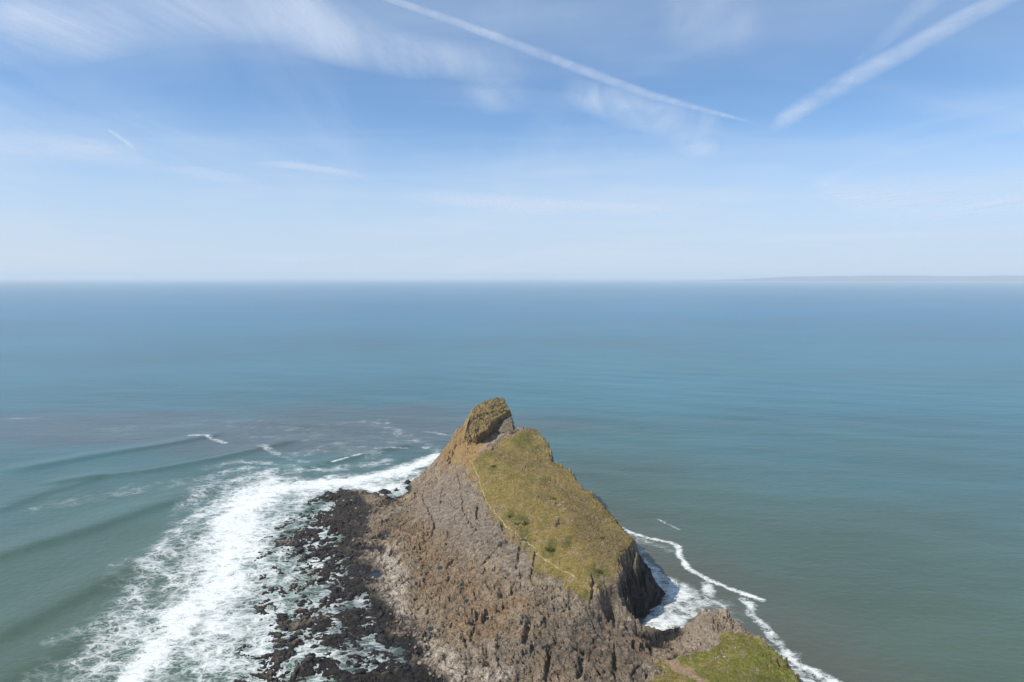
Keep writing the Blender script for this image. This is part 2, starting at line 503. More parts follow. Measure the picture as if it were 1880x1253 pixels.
# tilted blocks between joints, three sizes
wj1 = fbm(X * .35, Y * .35, 3, 71); wj2 = fbm(X * .35 + 7, Y * .35, 3, 72)
def blocks(sx_, sy_, seed, hgt, tilt, crack, cw):
    f1, f2, c, ox, oy = worley(u / sx_ + 0.55 * wj1, v / sy_ + 0.55 * wj2, seed)
    t1 = np.modf(c * 37.7)[0] - 0.5; t2 = np.modf(c * 91.3)[0] - 0.5
    return hgt * (c - 0.5) + tilt * (ox * t1 + oy * t2) * 2 - crack * (1 - sstep(0.0, cw, f2 - f1)), c
b1, cid = blocks(4.4, 5.2, 7, 1.1, 0.9, 0.7, 0.10)
b2, cid2 = blocks(2.6, 2.4, 8, 0.45, 0.9, 0.25, 0.12)
b3, cid3 = blocks(1.3, 1.2, 9, 0.25, 0.5, 0.1, 0.2)
b0, cid0 = blocks(10.5, 13.0, 5, 2.0, 2.4, 1.4, 0.05)
pat = sstep(-0.25, 0.35, fbm(X * .045, Y * .045, 3, 75))
dz += b0 * (0.8 - .45 * slab) + b1 * (0.30 + 0.45 * pat) + b2 * (0.18 + 0.30 * pat) + b3 * (.18 + .30 * pat)
# joints as deep lines of two sets
cl = np.abs(fbm(u * 0.13, v * 0.03, 3, 91)); clm = sstep(0.0, 0.3, fbm(X * 0.03, Y * 0.03, 2, 92) + 0.12)
dz -= 2.4 * (1 - sstep(0.0, 0.05, cl)) * clm * (1 - 0.5 * slab) * (0.3 + 0.7 * flute)
cl = np.abs(fbm(u * 0.03 + 4, v * 0.12, 3, 93))
dz -= 1.5 * (1 - sstep(0.0, 0.045, cl)) * (1 - clm)
cl = np.abs(fbm((u + v) * 0.11 + 4, (u - v) * 0.04, 3, 95))
dz -= 1.7 * (1 - sstep(0.0, 0.04, cl)) * sstep(0, .3, lo2 + .15)

wob = 2.2 * fbm(X * 0.11, Y * 0.11, 4, 101) + 1.4 * (ridged(u * 0.3, v * 0.3, 3, 102) - .45) + .5 * b2
Z = base_height(up, d_c, s_c, wob * np.clip(s_c / 1.5, 0.3, 1.3))
Z = Z + 1.2 * dz * rough * (1 - 0.45 * flat)
# tussocks and little terraces on the grass
Z += grass * (1.6 * fbm(X * 0.05 + 3, Y * 0.035, 3, 115) + 0.6 * fbm(X * 0.16, Y * 0.16, 3, 111) + 0.35 * fbm(X * 0.7, Y * 0.7, 3, 112) + .35 * np.maximum(fbm(X * .35, Y * .35, 3, 114), 0) * sstep(.5, 1.2, slope))
Z += (1 - grass) * 0.12 * fbm(X * 1.5, Y * 1.5, 2, 113)
# reef: low rocks that break the surface, cut by gullies
f1, f2, cidr, ox, oy = worley(u / 3.0 + .6 * wj1, v / 4.2 + 3 + .6 * wj2, 15)
g1 = np.abs(fbm(u * .08, v * .06 + 5, 4, 122))
Z += reef * (0.35 * (0.5 - f1) + 0.5 * (cidr - 0.5) + 1.0 * (ridged(u * .10, v * .05, 4, 124, .55) - .5) + 0.55 * fbm(X * .1, Y * .1, 3, 121) - 0.7 * (1 - sstep(0, .07, g1)))
# cracks read off the photograph
CRACKS = [([(864,815),(874,816),(896,805),(912,790)], .9, 1.6), ([(838,855),(848,905),(852,935),(870,965)], 0.7, 1.6), ([(880,920),(876,940),(878,955)], 0.9, 2.2),
          ([(918,960),(935,985),(905,1015),(890,1035)], 0.8, 1.6), ([(1080,1095),(1040,1115),(980,1135),(930,1150)], 1.0, 1.4),
          ([(926,1072),(924,1092)], 1.9, 3.0), ([(972,1140),(966,1170),(962,1185)], 1.2, 3.2), ([(895,1192),(896,1220)], 1.4, 2.6),
          ([(930,985),(985,992)], 0.6, 1.2), ([(1070,1185),(1064,1245)], 1.1, 2.6), ([(850,1155),(858,1190)], 0.8, 1.8),
          ([(800,960),(792,985)], 0.7, 1.6), ([(1128,1200),(1130,1240)], 1.0, 2.4), ([(1010,1190),(1004,1250)], 0.9, 2.2),
          ([(1190,1180),(1200,1205)], .9, 2.0), ([(840,905),(870,900),(900,918)], .6, 1.3), ([(860,985),(905,975),(940,992)], .7, 1.5), ([(800,918),(840,932),(880,936)], .6, 1.2), ([(955,1000),(950,1042)], .7, 1.8), ([(985,1012),(976,1052)], .7, 1.8), ([(815,885),(808,930)], .6, 1.4), ([(775,915),(800,965),(850,990)], .7, 1.5), ([(895,1065),(900,1085)], .8, 1.6), ([(960,1050),(955,1080)], .8, 1.6)]
for pts, wdt, dep in CRACKS:
    D = look(seg_dist(CX, CY, hits(pts))) + 0.9 * wj1
    Z -= dep * (1 - sstep(0.25 * wdt, 1.5 * wdt, D))
# cave cut into the cliff above the cove
for px, py, r, dep in ((1119, 1110, 3.6, 11.0), (1123, 1094, 3.0, 7.0)):
    hx, hy = hit(px, py)
    Z -= dep * (1 - sstep(0.4, 1.1, np.hypot((X - hx) / r, (Y - hy) / (r * 0.9)) + .25 * wj2))
# pools lie in level hollows
POOLS = [(689,1054,3.4,4.2),(709,977,3.4,3.0),(808,1042,1.5,3.0),(858,1104,1.7,2.6),(790,1153,1.6,2.4),(664,975,3.6,1.8),(620,985,4.0,2.0)]
pool_at = []
for px, py, rx, ry in POOLS:
    hx, hy = hit(px, py)
    r = np.hypot((X - hx) / rx, (Y - hy) / ry) + 0.4 * wj1
    zz = float(np.percentile(Z[r < 1.2], 40))
    m = 1 - sstep(0.95, 1.35, r)
    Z = Z * (1 - m) + (zz - 0.15 - 0.5 * (1 - sstep(0.3, 1.05, r))) * m
    pool_at.append((hx, hy, zz - 0.3, rx, ry))

ZG = np.full(XG.shape, -6.0, np.float32); ZG[ACT] = Z
def ground(x, y):
    return resample(ZG, gx, gy, np.atleast_1d(np.asarray(x, float)), np.atleast_1d(np.asarray(y, float)))

# wetness and weathering by height above the tide; shade painted on cove cliff
zn = Z + 1.3 * fbm(X * 0.07, Y * 0.07, 3, 141)
wet = 1 - sstep(0.6, 2.6, zn - 1.3 * sstep(-100, -60, X) + 0.5)
wet = np.maximum(wet, (1 - sstep(0.3, 1.5, Z)))
WETP = hits([(590,900),(655,905),(690,935),(665,985),(655,1045),(680,1100),(600,1110),(540,1000),(560,940)])
wet = np.maximum(wet, 0.93 * area(WETP, 6, 9, 36, .12) * (1 - sstep(2.0, 4.5, Z)))
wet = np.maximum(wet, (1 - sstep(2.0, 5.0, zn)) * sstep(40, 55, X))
wet = np.maximum(wet, 0.95 * (1 - sstep(15, 25, zn)) * sstep(35, 42, X) * sstep(277, 284, Y) * sstep(0.9, 1.5, slope))  # shade of the cove cliff and cave, painted in as near-black rock
pale = pale * (1 - wet)

maskA = np.stack([grass, green, tan, soil], -1)
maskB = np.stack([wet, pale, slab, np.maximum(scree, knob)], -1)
maskD = np.stack([brown, flute, steep, d_c * 0], -1)
maskC = np.stack([grass2, (0.5 * cid2 + 0.5 * cid3) * (1 - 0.55 * flute), scrub, 0.5 * cid + 0.5 * cid0], -1)

# ---- rock and turf material
t = NT('headland_rock_and_turf')
pos = t.pos()
sA = t.n('SeparateColor'); t.l(t.attr('mask_a', 'Color'), sA.inputs[0])
sB = t.n('SeparateColor'); t.l(t.attr('mask_b', 'Color'), sB.inputs[0])
sC = t.n('SeparateColor'); t.l(t.attr('mask_c', 'Color'), sC.inputs[0])
sD = t.n('SeparateColor'); t.l(t.attr('mask_d', 'Color'), sD.inputs[0])
aA = t.attr('mask_a', 'Alpha'); aB = t.attr('mask_b', 'Alpha'); aC = t.attr('mask_c', 'Alpha')
n_big = t.noise(pos, 0.035, 4, 0.6)
n_mid = t.noise(pos, 0.22, 5, 0.65)
n_fin = t.noise(pos, 1.3, 4, 0.7)
pst = t.scale(pos, (0.32, 0.85, 0.9), (0, 0, -0.55))
n_str = t.noise(pst, 0.9, 5, 0.65, 0.4)
rock = t.mix(t.ramp(n_mid, 0.35, 0.65), rgb(0.135, 0.110, 0.086), rgb(0.25, 0.206, 0.163))
rock = t.mix(t.math('MULTIPLY', t.ramp(n_big, 0.44, 0.60), .8), rock, rgb(0.215, 0.165, 0.115))
rock = t.mix(t.math('MULTIPLY', t.ramp(n_str, 0.5, 0.72), 0.55), rock, rgb(0.33, 0.285, 0.24))
rock = t.mix(t.math('MULTIPLY', t.ramp(n_str, 0.46, 0.28), 0.55), rock, rgb(0.10, 0.082, 0.068))
tone = t.math('ADD', 0.62, t.math('MULTIPLY', t.math('ADD', sC.outputs['Green'], aC), 0.40))
rock = t.mul(rock, tone)
spk = t.noise(pos, 2.1, 3, 0.75)
rock = t.mul(rock, t.mix(t.ramp(spk, 0.34, 0.64), rgb(0.45, 0.43, 0.41), rgb(1.45, 1.43, 1.39)))
rock = t.mix(t.math('MULTIPLY', t.ramp(t.noise(pos, 0.11, 4, .6), .52, .68), .5), rock, rgb(0.25, 0.165, 0.085))
rock = t.mul(rock, rgb(0.84, 0.74, 0.63), t.math('MULTIPLY', sD.outputs['Red'], t.ramp(n_mid, .3, .6)))
rock = t.mul(rock, rgb(0.72, 0.72, 0.74), t.math('MULTIPLY', sD.outputs['Green'], .85))
slabc = t.mix(t.ramp(n_str, 0.35, 0.68), rgb(0.10, 0.083, 0.07), rgb(0.29, 0.242, 0.198))
rock = t.mix(t.math('MULTIPLY', sB.outputs['Blue'], t.ramp(n_big, 0.3, 0.62)), rock, slabc)
scr = t.mix(t.ramp(n_fin, 0.35, 0.7), rgb(0.19, 0.153, 0.12), rgb(0.36, 0.30, 0.245))
rock = t.mix(aB, rock, scr)
palec = t.mix(t.ramp(n_fin, 0.35, 0.68), rgb(0.24, 0.20, 0.165), rgb(0.66, 0.60, 0.53))
rock = t.mix(t.math('MULTIPLY', sB.outputs['Green'], t.ramp(t.math('ADD', t.math('MULTIPLY', n_mid, .5), t.math('MULTIPLY', spk, .5)), 0.36, 0.54)), rock, palec)
lich = t.mix(t.ramp(n_fin, 0.4, 0.66), rgb(0.2, 0.13, 0.062), rgb(0.33, 0.215, 0.09))
rock = t.mix(t.math('MULTIPLY', sA.outputs['Blue'], t.ramp(n_mid, 0.25, 0.5)), rock, lich)
rock = t.mul(rock, rgb(1.12, 1.11, 1.05))
wet_shade_c = t.mix(t.ramp(n_mid, 0.4, 0.7), rgb(0.008, 0.009, 0.012), rgb(0.034, 0.029, 0.026))  # wet rock, and the painted shade of the cove cliff
rock = t.mix(t.math('MULTIPLY', sB.outputs['Red'], 0.95), rock, wet_shade_c)
# dry and green turf
gn = t.noise(pos, 0.5, 5, 0.7)
tuft = t.noise(pos, 2.6, 3, 0.7)
turf = t.mix(t.ramp(gn, 0.33, 0.66), rgb(0.185, 0.145, 0.032), rgb(0.325, 0.242, 0.078))
turf = t.mix(t.math('MULTIPLY', t.ramp(n_big, 0.5, 0.66), 0.7), turf, rgb(0.285, 0.195, 0.085))
turf = t.mix(t.math('MULTIPLY', t.ramp(tuft, 0.52, 0.72), 0.5), turf, rgb(0.36, 0.28, 0.15))
turf = t.mix(t.math('MULTIPLY', t.ramp(tuft, 0.46, 0.28), 0.55), turf, rgb(0.10, 0.085, 0.022))
turf = t.mix(t.math('MULTIPLY', sA.outputs['Green'], 0.8), turf, t.mix(tuft, rgb(0.055, 0.068, 0.012), rgb(0.14, 0.13, 0.03)))
lush = t.mix(t.ramp(gn, 0.35, 0.65), rgb(0.13, 0.158, 0.014), rgb(0.235, 0.228, 0.044))
turf = t.mix(t.math('MULTIPLY', sC.outputs['Red'], t.ramp(n_big, 0.28, 0.55)), turf, lush)
scrubc = t.mix(t.ramp(tuft, 0.36, 0.66), rgb(0.12, 0.09, 0.038), rgb(0.31, 0.235, 0.135))
turf = t.mix(t.math('MULTIPLY', sC.outputs['Blue'], t.ramp(gn, 0.3, 0.6)), turf, scrubc)
bare = t.noise(t.scale(pos, (1, .6, 1), (0, 0, -.5)), 0.3, 5, .7)
turf = t.mix(t.math('MULTIPLY', t.ramp(bare, 0.50, 0.66), 0.75), turf, rgb(0.34, 0.26, 0.165))
turf = t.mix(t.math('MULTIPLY', t.ramp(t.noise(pos, 0.07, 5, .68, .5), .48, .64), .65), turf, rgb(0.13, 0.125, 0.022))
turf = t.mul(turf, t.mix(t.ramp(t.noise(pos, 1.7, 3, .75), .36, .64), rgb(.66, .66, .64), rgb(1.28, 1.26, 1.22)))
col = t.mix(sA.outputs['Red'], rock, turf)
soilc = t.mix(t.ramp(n_fin, 0.35, 0.7), rgb(0.30, 0.195, 0.115), rgb(0.44, 0.31, 0.20))
col = t.mix(aA, col, soilc)
hgt = t.math('ADD', t.math('MULTIPLY', n_str, 0.9), t.math('MULTIPLY', n_fin, 0.5))
hgt = t.math('ADD', hgt, t.math('MULTIPLY', t.math('MULTIPLY', tuft, 0.35), sA.outputs['Red']))
nb = t.bump(hgt, 1.3, 1.0)
rg = t.math('SUBTRACT', 0.92, t.math('MULTIPLY', sB.outputs['Red'], 0.55))
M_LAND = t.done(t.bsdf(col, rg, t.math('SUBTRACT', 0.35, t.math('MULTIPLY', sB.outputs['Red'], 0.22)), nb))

idx = np.full(XG.shape, -1, np.int64); idx[ACT] = np.arange(len(X))
Q = np.stack([idx[:-1, :-1], idx[:-1, 1:], idx[1:, 1:], idx[1:, :-1]], -1).reshape(-1, 4)
Q = Q[(Q >= 0).all(1)]
Q = Q[Z[Q].max(1) > -1.6]
used = np.zeros(len(X), bool); used[Q.ravel()] = True
remap = np.cumsum(used) - 1
V = np.stack([X, Y, Z], -1)[used]
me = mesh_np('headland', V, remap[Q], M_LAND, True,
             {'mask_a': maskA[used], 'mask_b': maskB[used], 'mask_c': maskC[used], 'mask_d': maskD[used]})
headland = tag(link('headland', me), 'rocky sea headland with a brown grassy back, cliffs and a low wave-cut reef', None, None, 'structure')

# ------------------------------------------------------------------ rocks
def crag_mat(name, a, b, c, wetdark=False):
    t = NT(name)
    pos = t.pos()
    n1 = t.noise(pos, 0.25, 5, 0.65); n2 = t.noise(pos, 1.4, 4, 0.7); n3 = t.noise(t.scale(pos, (1, 1, .4)), .6, 4, .6, .5)
    col = t.mix(t.ramp(n1, 0.35, 0.65), rgb(*a), rgb(*b))
    col = t.mix(t.math('MULTIPLY', t.ramp(n2, 0.5, 0.7), 0.7), col, rgb(*c))
    h = t.math('ADD', t.math('MULTIPLY', n3, 0.9), t.math('MULTIPLY', n2, 0.45))
    return t, col, t.bump(h, 0.8, 0.9), pos, n1, n2

t, col, nb, pos, n1, n2 = crag_mat('crag_rock', (0.20, 0.14, 0.075), (0.34, 0.22, 0.095), (0.38, 0.30, 0.205))
nz = t.n('SeparateXYZ'); t.l(t.n('NewGeometry').outputs['Normal'], nz.inputs[0])
up_f = t.math('MULTIPLY', t.ramp(t.math('ADD', nz.outputs['Z'], t.math('MULTIPLY', n1, 0.6)), 0.82, 1.12), 0.8)
col = t.mix(up_f, col, t.mix(n2, rgb(0.075, 0.075, 0.018), rgb(0.21, 0.17, 0.05)))
M_CRAG = t.done(t.bsdf(col, 0.92, 0.25, nb))
t, col, nb, pos, n1, n2 = crag_mat('grey_crag_rock', (0.13, 0.11, 0.075), (0.2, 0.165, 0.115), (0.12, 0.105, 0.05))
M_CRAG2 = t.done(t.bsdf(col, 0.92, 0.25, nb))
t, col, nb, pos, n1, n2 = crag_mat('wet_black_rock', (0.009, 0.010, 0.013), (0.026, 0.024, 0.025), (0.05, 0.045, 0.04))
M_WET = t.done(t.bsdf(col, 0.40, 0.25, nb))
t, col, nb, pos, n1, n2 = crag_mat('dry_boulder_rock', (0.17, 0.135, 0.105), (0.27, 0.22, 0.175), (0.42, 0.37, 0.32))
M_DRY = t.done(t.bsdf(col, 0.9, 0.3, nb))
t, col, nb, pos, n1, n2 = crag_mat('white_limestone', (0.32, 0.28, 0.22), (0.42, 0.38, 0.31), (0.5, 0.46, 0.4))
M_WHITE = t.done(t.bsdf(col, 0.9, 0.3, nb))

def n3d(V, sc, seed):                       # cheap 3-D noise out of three slices
    V = V * sc
    return (noise(V[:, 0] + 3.1, V[:, 1] + V[:, 2] * .7, seed) + noise(V[:, 1] - 7.7, V[:, 2] + V[:, 0] * .6, seed + 1)
            + noise(V[:, 2] + 1.9, V[:, 0] - V[:, 1] * .8, seed + 2)) / 1.7

def lump(name, top, bottom, mat, div=5, amp=1.6, seed=1):
    """a crag between two rings of points, the upper one closed by a cap"""
    bm = bmesh.new()
    vt = [bm.verts.new(p) for p in top]; vb = [bm.verts.new(p) for p in bottom]
    n = len(top)
    for i in range(n):
        bm.faces.new((vb[i], vb[(i + 1) % n], vt[(i + 1) % n], vt[i]))
    c = bm.verts.new(Vector(np.mean(np.array(top), 0)) + Vector((0, 0, 1.2)))
    for i in range(n): bm.faces.new((vt[i], vt[(i + 1) % n], c))
    for k in range(div):
        bmesh.ops.subdivide_edges(bm, edges=bm.edges[:], cuts=1, use_grid_fill=True, smooth=0.0)
    bmesh.ops.triangulate(bm, faces=bm.faces[:])
    bm.normal_update()
    V = np.array([v.co for v in bm.verts]); N = np.array([v.normal for v in bm.verts])
    d = amp * (0.7 * n3d(V, 0.11, seed) + 0.55 * n3d(V * np.array((1, 1, .5)), 0.3, seed + 10) + 0.4 * n3d(V, 0.7, seed + 20) + 0.25 * n3d(V, 1.6, seed + 30))
    r = np.abs(n3d(V * np.array((1, 1, .45)), 0.22, seed + 40))
    d -= amp * 0.9 * (1 - sstep(0.0, 0.12, r))
    V = V + N * d[:, None]
    F = np.array([[v.index for v in f.verts] for f in bm.faces])
    bm.free()
    return mesh_np(name, V, F, mat, False)

def w3(px, py, z): return (*at_z(px, py, z), z)
# the summit crag: left face, diagonal foot, right edge; its back drops to the sea
top = [w3(860,772,54.5), w3(861,766,56), w3(874,798,47), w3(893,790,49.5), w3(905,772,53.5), w3(930,757,56), w3(936,752,57.5), w3(924,731,63), w3(908,729,64), w3(886,738,61.5), w3(868,752,58)]
bot = [w3(846,808,40), w3(856,818,38), w3(874,814,37.5), w3(896,802,41), w3(911,787,45.5), w3(938,764,51), (1, 492, 48), (3, 503, 42), (-8, 511, 38), (-30, 508, 36), (-44, 490, 36)]
bot = [(x, y, z - 7) for x, y, z in bot]
summit = link('summit_crag', lump('summit_crag', top, bot, M_CRAG, 5, 1.5, 3), headland)
summit['label'] = 'blocky orange-brown summit crag with a grassy top above a dark diagonal crack'
top = [w3(906,789,46.5), w3(922,794,46), w3(942,790,47), w3(939,766,52.5), w3(920,770,51.5)]
bot = [w3(904,800,43), w3(927,803,42), w3(945,799,43), (3, 486, 42), (-6, 486, 42)]
bot = [(x, y, z - 7) for x, y, z in bot]
blk = link('fallen_block', lump('fallen_block', top, bot, M_CRAG2, 4, 0.7, 8), headland)
blk['label'] = 'grey-green block leaning under the right of the summit crag'

def boulder_mesh(name, seed, mat, sub=2, rough=0.35, squash=0.7):
    bm = bmesh.new()
    bmesh.ops.create_icosphere(bm, subdivisions=sub, radius=1.0)
    V = np.array([v.co for v in bm.verts])
    # cut flat faces, then roughen
    r = np.random.default_rng(seed)
    for k in range(9):
        nrm = r.normal(size=3); nrm /= np.linalg.norm(nrm)
        off = r.uniform(0.5, 0.85)
        d = V @ nrm - off
        V = V - np.clip(d, 0, None)[:, None] * nrm
    V = V * (1 + rough * 0.5 * n3d(V, 1.3, seed)[:, None] + rough * .25 * n3d(V, 3.1, seed + 5)[:, None])
    V[:, 2] *= squash
    F = np.array([[v.index for v in f.verts] for f in bm.faces])
    bm.free()
    return mesh_np(name, V, F, mat, False)

# three named rocks in the surf by the tip
for px, py, sx, sy, sz, rz, lab in ((706, 906, 8.5, 5.5, 4.6, -0.5, 'long black wet rock standing in the surf left of the cliff tip'),
                                    (749, 888, 5.2, 4.2, 4.4, 0.3, 'pointed black wet rock in the surf closest to the cliff tip'),
                                    (727, 901, 3.4, 2.8, 2.6, 0.9, 'small black rock in the surf between two bigger ones'),
                                    (688, 913, 3.0, 2.8, 2.6, 0.2, 'little dark rock in the surf beside the brown rock shelf')):
    x, y = at_z(px, py, 0)
    o = link('surf_rock', boulder_mesh('surf_rock', px, M_WET, 3, 0.5, 0.9), None, (x, y, 0.2), (0.1, -.1, rz), (sx * .62, sy * .62, sz * .7))
    tag(o, lab, 'rock', 'rocks standing in the surf')

# ------------------------------------------------------------------ sea
def grow(a, b, step, lim0, lim1, f):
    mid = list(np.arange(a, b, step))
    hi, s = [mid[-1]], step
    while hi[-1] < lim1:
        s *= f; hi.append(hi[-1] + s)
    lo, s = [mid[0]], step
    while lo[-1] > lim0:
        s *= f; lo.append(lo[-1] - s)
    return np.array(lo[:0:-1] + mid + hi[1:])
sx = grow(-330, 230, 0.95, -120000, 120000, 1.12)
sy = grow(215, 720, 0.95, -3000, 140000, 1.045)
SX, SY = np.meshgrid(sx, sy)
SX = SX.astype(np.float64); SY = SY.astype(np.float64)
near = (np.abs(SX) < 900) & (SY < 2500)

# swell: crests read off the photograph, then regular trains further out
CREST = [([(0,1022),(120,985),(230,950),(330,915),(372,905)], 2.4, 13), ([(0,1165),(110,1110),(210,1060),(290,1020),(350,985)], 2.2, 13),
         ([(60,860),(170,838),(280,822),(380,803)], 2.0, 10), ([(120,885),(260,868),(400,843),(520,815)], 1.8, 10),
         ([(0,935),(80,905),(170,880)], 1.2, 10), ([(560,860),(640,840),(740,820)], 1.5, 9), ([(0,1253),(90,1200),(190,1140)], 1.2, 12)]
WZ = 0.3 * fbm(SX * 0.02, SY * 0.05, 3, 201) + 0.5 * np.sin(SY * 0.085 + 0.035 * SX + 2.5 * fbm(SX * .006, SY * .006, 2, 203)) * (0.4 + 0.6 * fbm(SX * .008, SY * .008, 2, 205))
WZ = WZ * sstep(6000, 2000, np.hypot(SX, SY)) + 0.10 * fbm(SX * .25, SY * .25, 3, 207) * near
for pts, amp, wd in CREST:
    q = [at_z(a, b) for a, b in pts]
    D = seg_dist(SX, SY, q)
    # the seaward (left, far) back is long, the shoreward front is short
    a, b = q[0], q[-1]
    side = (SX - a[0]) * (b[1] - a[1]) - (SY - a[1]) * (b[0] - a[0])
    side = side / math.hypot(b[0] - a[0], b[1] - a[1])
    wdt = wd * (1.06 - 0.44 * np.tanh(side / 6))
    WZ = WZ + amp * np.exp(-(D / wdt) ** 2)

# foam, painted in plan from areas and streaks of the photograph
F_FULL = [(808,833),(770,850),(700,868),(640,873),(560,878),(500,868),(450,872),(420,895),(385,915),(372,945),(340,985),(290,1020),(300,1050),(340,1060),
          (300,1095),(250,1130),(200,1170),(165,1215),(130,1253),(470,1253),(545,1190),(520,1120),(530,1070),(505,1010),(520,960),(555,935),(600,905),(650,908),(700,918),(752,900),(790,860)]
F_LACE = [(640,905),(590,925),(540,960),(500,1010),(520,1080),(480,1140),(430,1200),(400,1253),(770,1253),(720,1180),(690,1110),(655,1050),(620,1000),(640,950)]
F_LIGHT = [(420,860),(350,900),(300,985),(215,1040),(230,1060),(130,1160),(60,1253),(160,1253),(300,1080),(420,920)]
F_COVE = [(1190,1130),(1215,1100),(1205,1085),(1150,1030),(1145,985),(1175,1010),(1215,1055),(1255,1070),(1290,1090),(1300,1120),(1260,1140),(1240,1170),(1190,1168),(1165,1160)]
def sea_area(pxs, soft, wob, seed, sc):
    q = [at_z(a, b) for a, b in pxs]
    D = np.full(SX.shape, -99.0)
    D[near] = signed(SX[near], SY[near], q) + wob * fbm(SX[near] * sc, SY[near] * sc, 4, seed, 0.55)
    return sstep(-soft, soft, D)
foam = 0.48 * sea_area(F_FULL, 20, 16, 211, 0.05)
n1 = fbm(SX * .03, SY * .03, 4, 213)
foam *= 0.85 + 0.5 * n1
foam = np.maximum(foam, 0.33 * sea_area(F_LACE, 7, 7, 212, 0.06) * (0.85 + 0.4 * n1))
foam = np.maximum(foam, 0.20 * sea_area(F_LIGHT, 14, 14, 215, 0.06))
foam = np.maximum(foam, 0.40 * sea_area(F_COVE, 3, 5, 216, 0.09) * (0.9 + 0.5 * fbm(SX * .07, SY * .07, 3, 217)))
dcs = np.full(SX.shape, 999.0); dcs[near] = seg_dist(SX[near], SY[near], coast_xy, True)
band = 0.5 + 0.5 * np.sin(dcs / 24 * 2 * math.pi + 3.5 * fbm(SX * .012, SY * .012, 3, 251))
foam *= 0.66 + 0.5 * band
WZ += 0.7 * band * np.clip(foam, 0, 1) * near
core = [(800,838),(740,865),(640,885),(540,895),(480,900),(440,940),(430,1000),(420,1060),(340,1130),(280,1200),(240,1253)]
D = seg_dist(SX, SY, [at_z(a, b) for a, b in core], False, [9, 12, 15, 18, 22, 24, 23, 18, 13, 10, 8])
foam = np.maximum(foam, 0.70 * sstep(1.35, 0.1, D[0] / np.maximum(D[1], 1) + 0.45 * fbm(SX * .06, SY * .06, 4, 219)))
STREAK = [([(1122,958),(1150,975),(1190,988),(1228,995),(1245,1003),(1248,1022),(1265,1045),(1300,1065),(1345,1082),(1400,1101)], 1.7, .85),
          ([(1300,1068),(1298,1095),(1290,1125)], 3.2, .45), ([(1365,1100),(1380,1112),(1375,1125),(1400,1150),(1430,1185),(1465,1218),(1535,1253)], 2.2, .85),
          ([(1335,1155),(1380,1172),(1420,1200),(1480,1235),(1530,1262)], 5.0, .36), ([(1440,1205),(1470,1253)], 6.0, .38),
          ([(1210,955),(1248,973)], 1.0, .36), ([(1305,1102),(1335,1118)], 2.0, .36), ([(1160,985),(1230,1010)], 5, .2), ([(1230,1075),(1300,1110),(1340,1125)], 10, .2),
          ([(350,800),(380,803),(412,813)], 3.4, .36), ([(480,820),(520,838),(560,850)], 5, .24),
          ([(380,860),(430,848),(480,850),(540,858)], 7, .26), ([(610,850),(660,837)], 1.6, .5), ([(690,826),(745,824)], 2.2, .36),
          ([(540,835),(620,818),(700,840)], 18, .16), ([(640,778),(690,775),(730,795),(760,808)], 14, .18), ([(30,768),(90,768)], 7, .2),
          ([(200,790),(420,775),(600,792)], 30, .12), ([(780,793),(825,800)], 4, .26), ([(780,822),(805,826)], 4, .3),
          ([(90,930),(200,908),(310,890),(400,876)], 16, .15), ([(380,880),(440,862),(560,868),(700,850)], 12, .26), ([(250,1035),(310,1058),(360,1068)], 4, .45),
          ([(480,800),(640,805),(780,812)], 34, .12)]
for pts, wd, amt in STREAK:
    q = [at_z(a, b) for a, b in pts]
    m = near
    D = seg_dist(SX[m], SY[m], q) + wd * 1.1 * fbm(SX[m] * .12, SY[m] * .12, 4, 221, .7)
    f = np.zeros(SX.shape); f[m] = 0.8 * amt * sstep(wd * 1.7, wd * 0.0, D) * (0.8 + 0.7 * fbm(SX[m] * .05, SY[m] * .05, 3, 223))
    foam = np.maximum(foam, f)
# a collar of foam wherever rock meets water on the exposed side
zt = np.full(SX.shape, -9.0)
ing = (SX > gx[0]) & (SX < gx[-1]) & (SY > gy[0]) & (SY < gy[-1])
zt[ing] = resample(ZG, gx, gy, SX[ing], SY[ing])
# slack dark water close inshore
INSHORE = [(640,1040),(690,1090),(720,1160),(790,1253),(640,1253),(600,1160),(580,1080)]
ins = sea_area(INSHORE, 8, 6, 231, 0.06)
foam = foam * (1 - 0.35 * ins)
foam = np.clip(foam, 0, 1)
WZ += foam * near * (0.35 * fbm(SX * .12, SY * .12, 3, 233) + 0.12 * fbm(SX * .5, SY * .5, 2, 234))
WZ *= 1 - 0.75 * sstep(-4, -0.5, zt)

# water colour: silt near the shore, teal further out, blue in the distance
R = np.hypot(SX, SY)
nb_ = fbm(SX * .0022, SY * .004, 4, 241); nc_ = fbm(SX * .008, SY * .016, 4, 243)
def lerp(a, b, f): return a + (b - a) * f[..., None]
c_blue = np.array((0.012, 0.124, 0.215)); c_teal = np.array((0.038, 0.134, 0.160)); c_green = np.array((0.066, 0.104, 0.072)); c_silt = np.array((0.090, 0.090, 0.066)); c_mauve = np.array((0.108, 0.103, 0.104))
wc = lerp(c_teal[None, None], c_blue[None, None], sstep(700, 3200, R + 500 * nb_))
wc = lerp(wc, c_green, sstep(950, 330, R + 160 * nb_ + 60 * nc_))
q = [at_z(a, b) for a, b in [(1130,1000),(1220,1060),(1330,1130),(1420,1180),(1540,1253)]]
wc = lerp(wc, c_silt, 0.75 * sstep(70, 8, seg_dist(SX, SY, q) + 25 * nc_))
q = [at_z(a, b) for a, b in [(0,790),(200,790),(450,800),(640,800),(760,790)]]
wc = lerp(wc, c_mauve, 0.55 * sstep(120, 10, seg_dist(SX, SY, q) * np.where(SY > 640, .6, 1.1) + 45 * nc_ + 30 * nb_))
wc = lerp(wc, np.array((0.055, 0.07, 0.066)), 0.8 * ins)
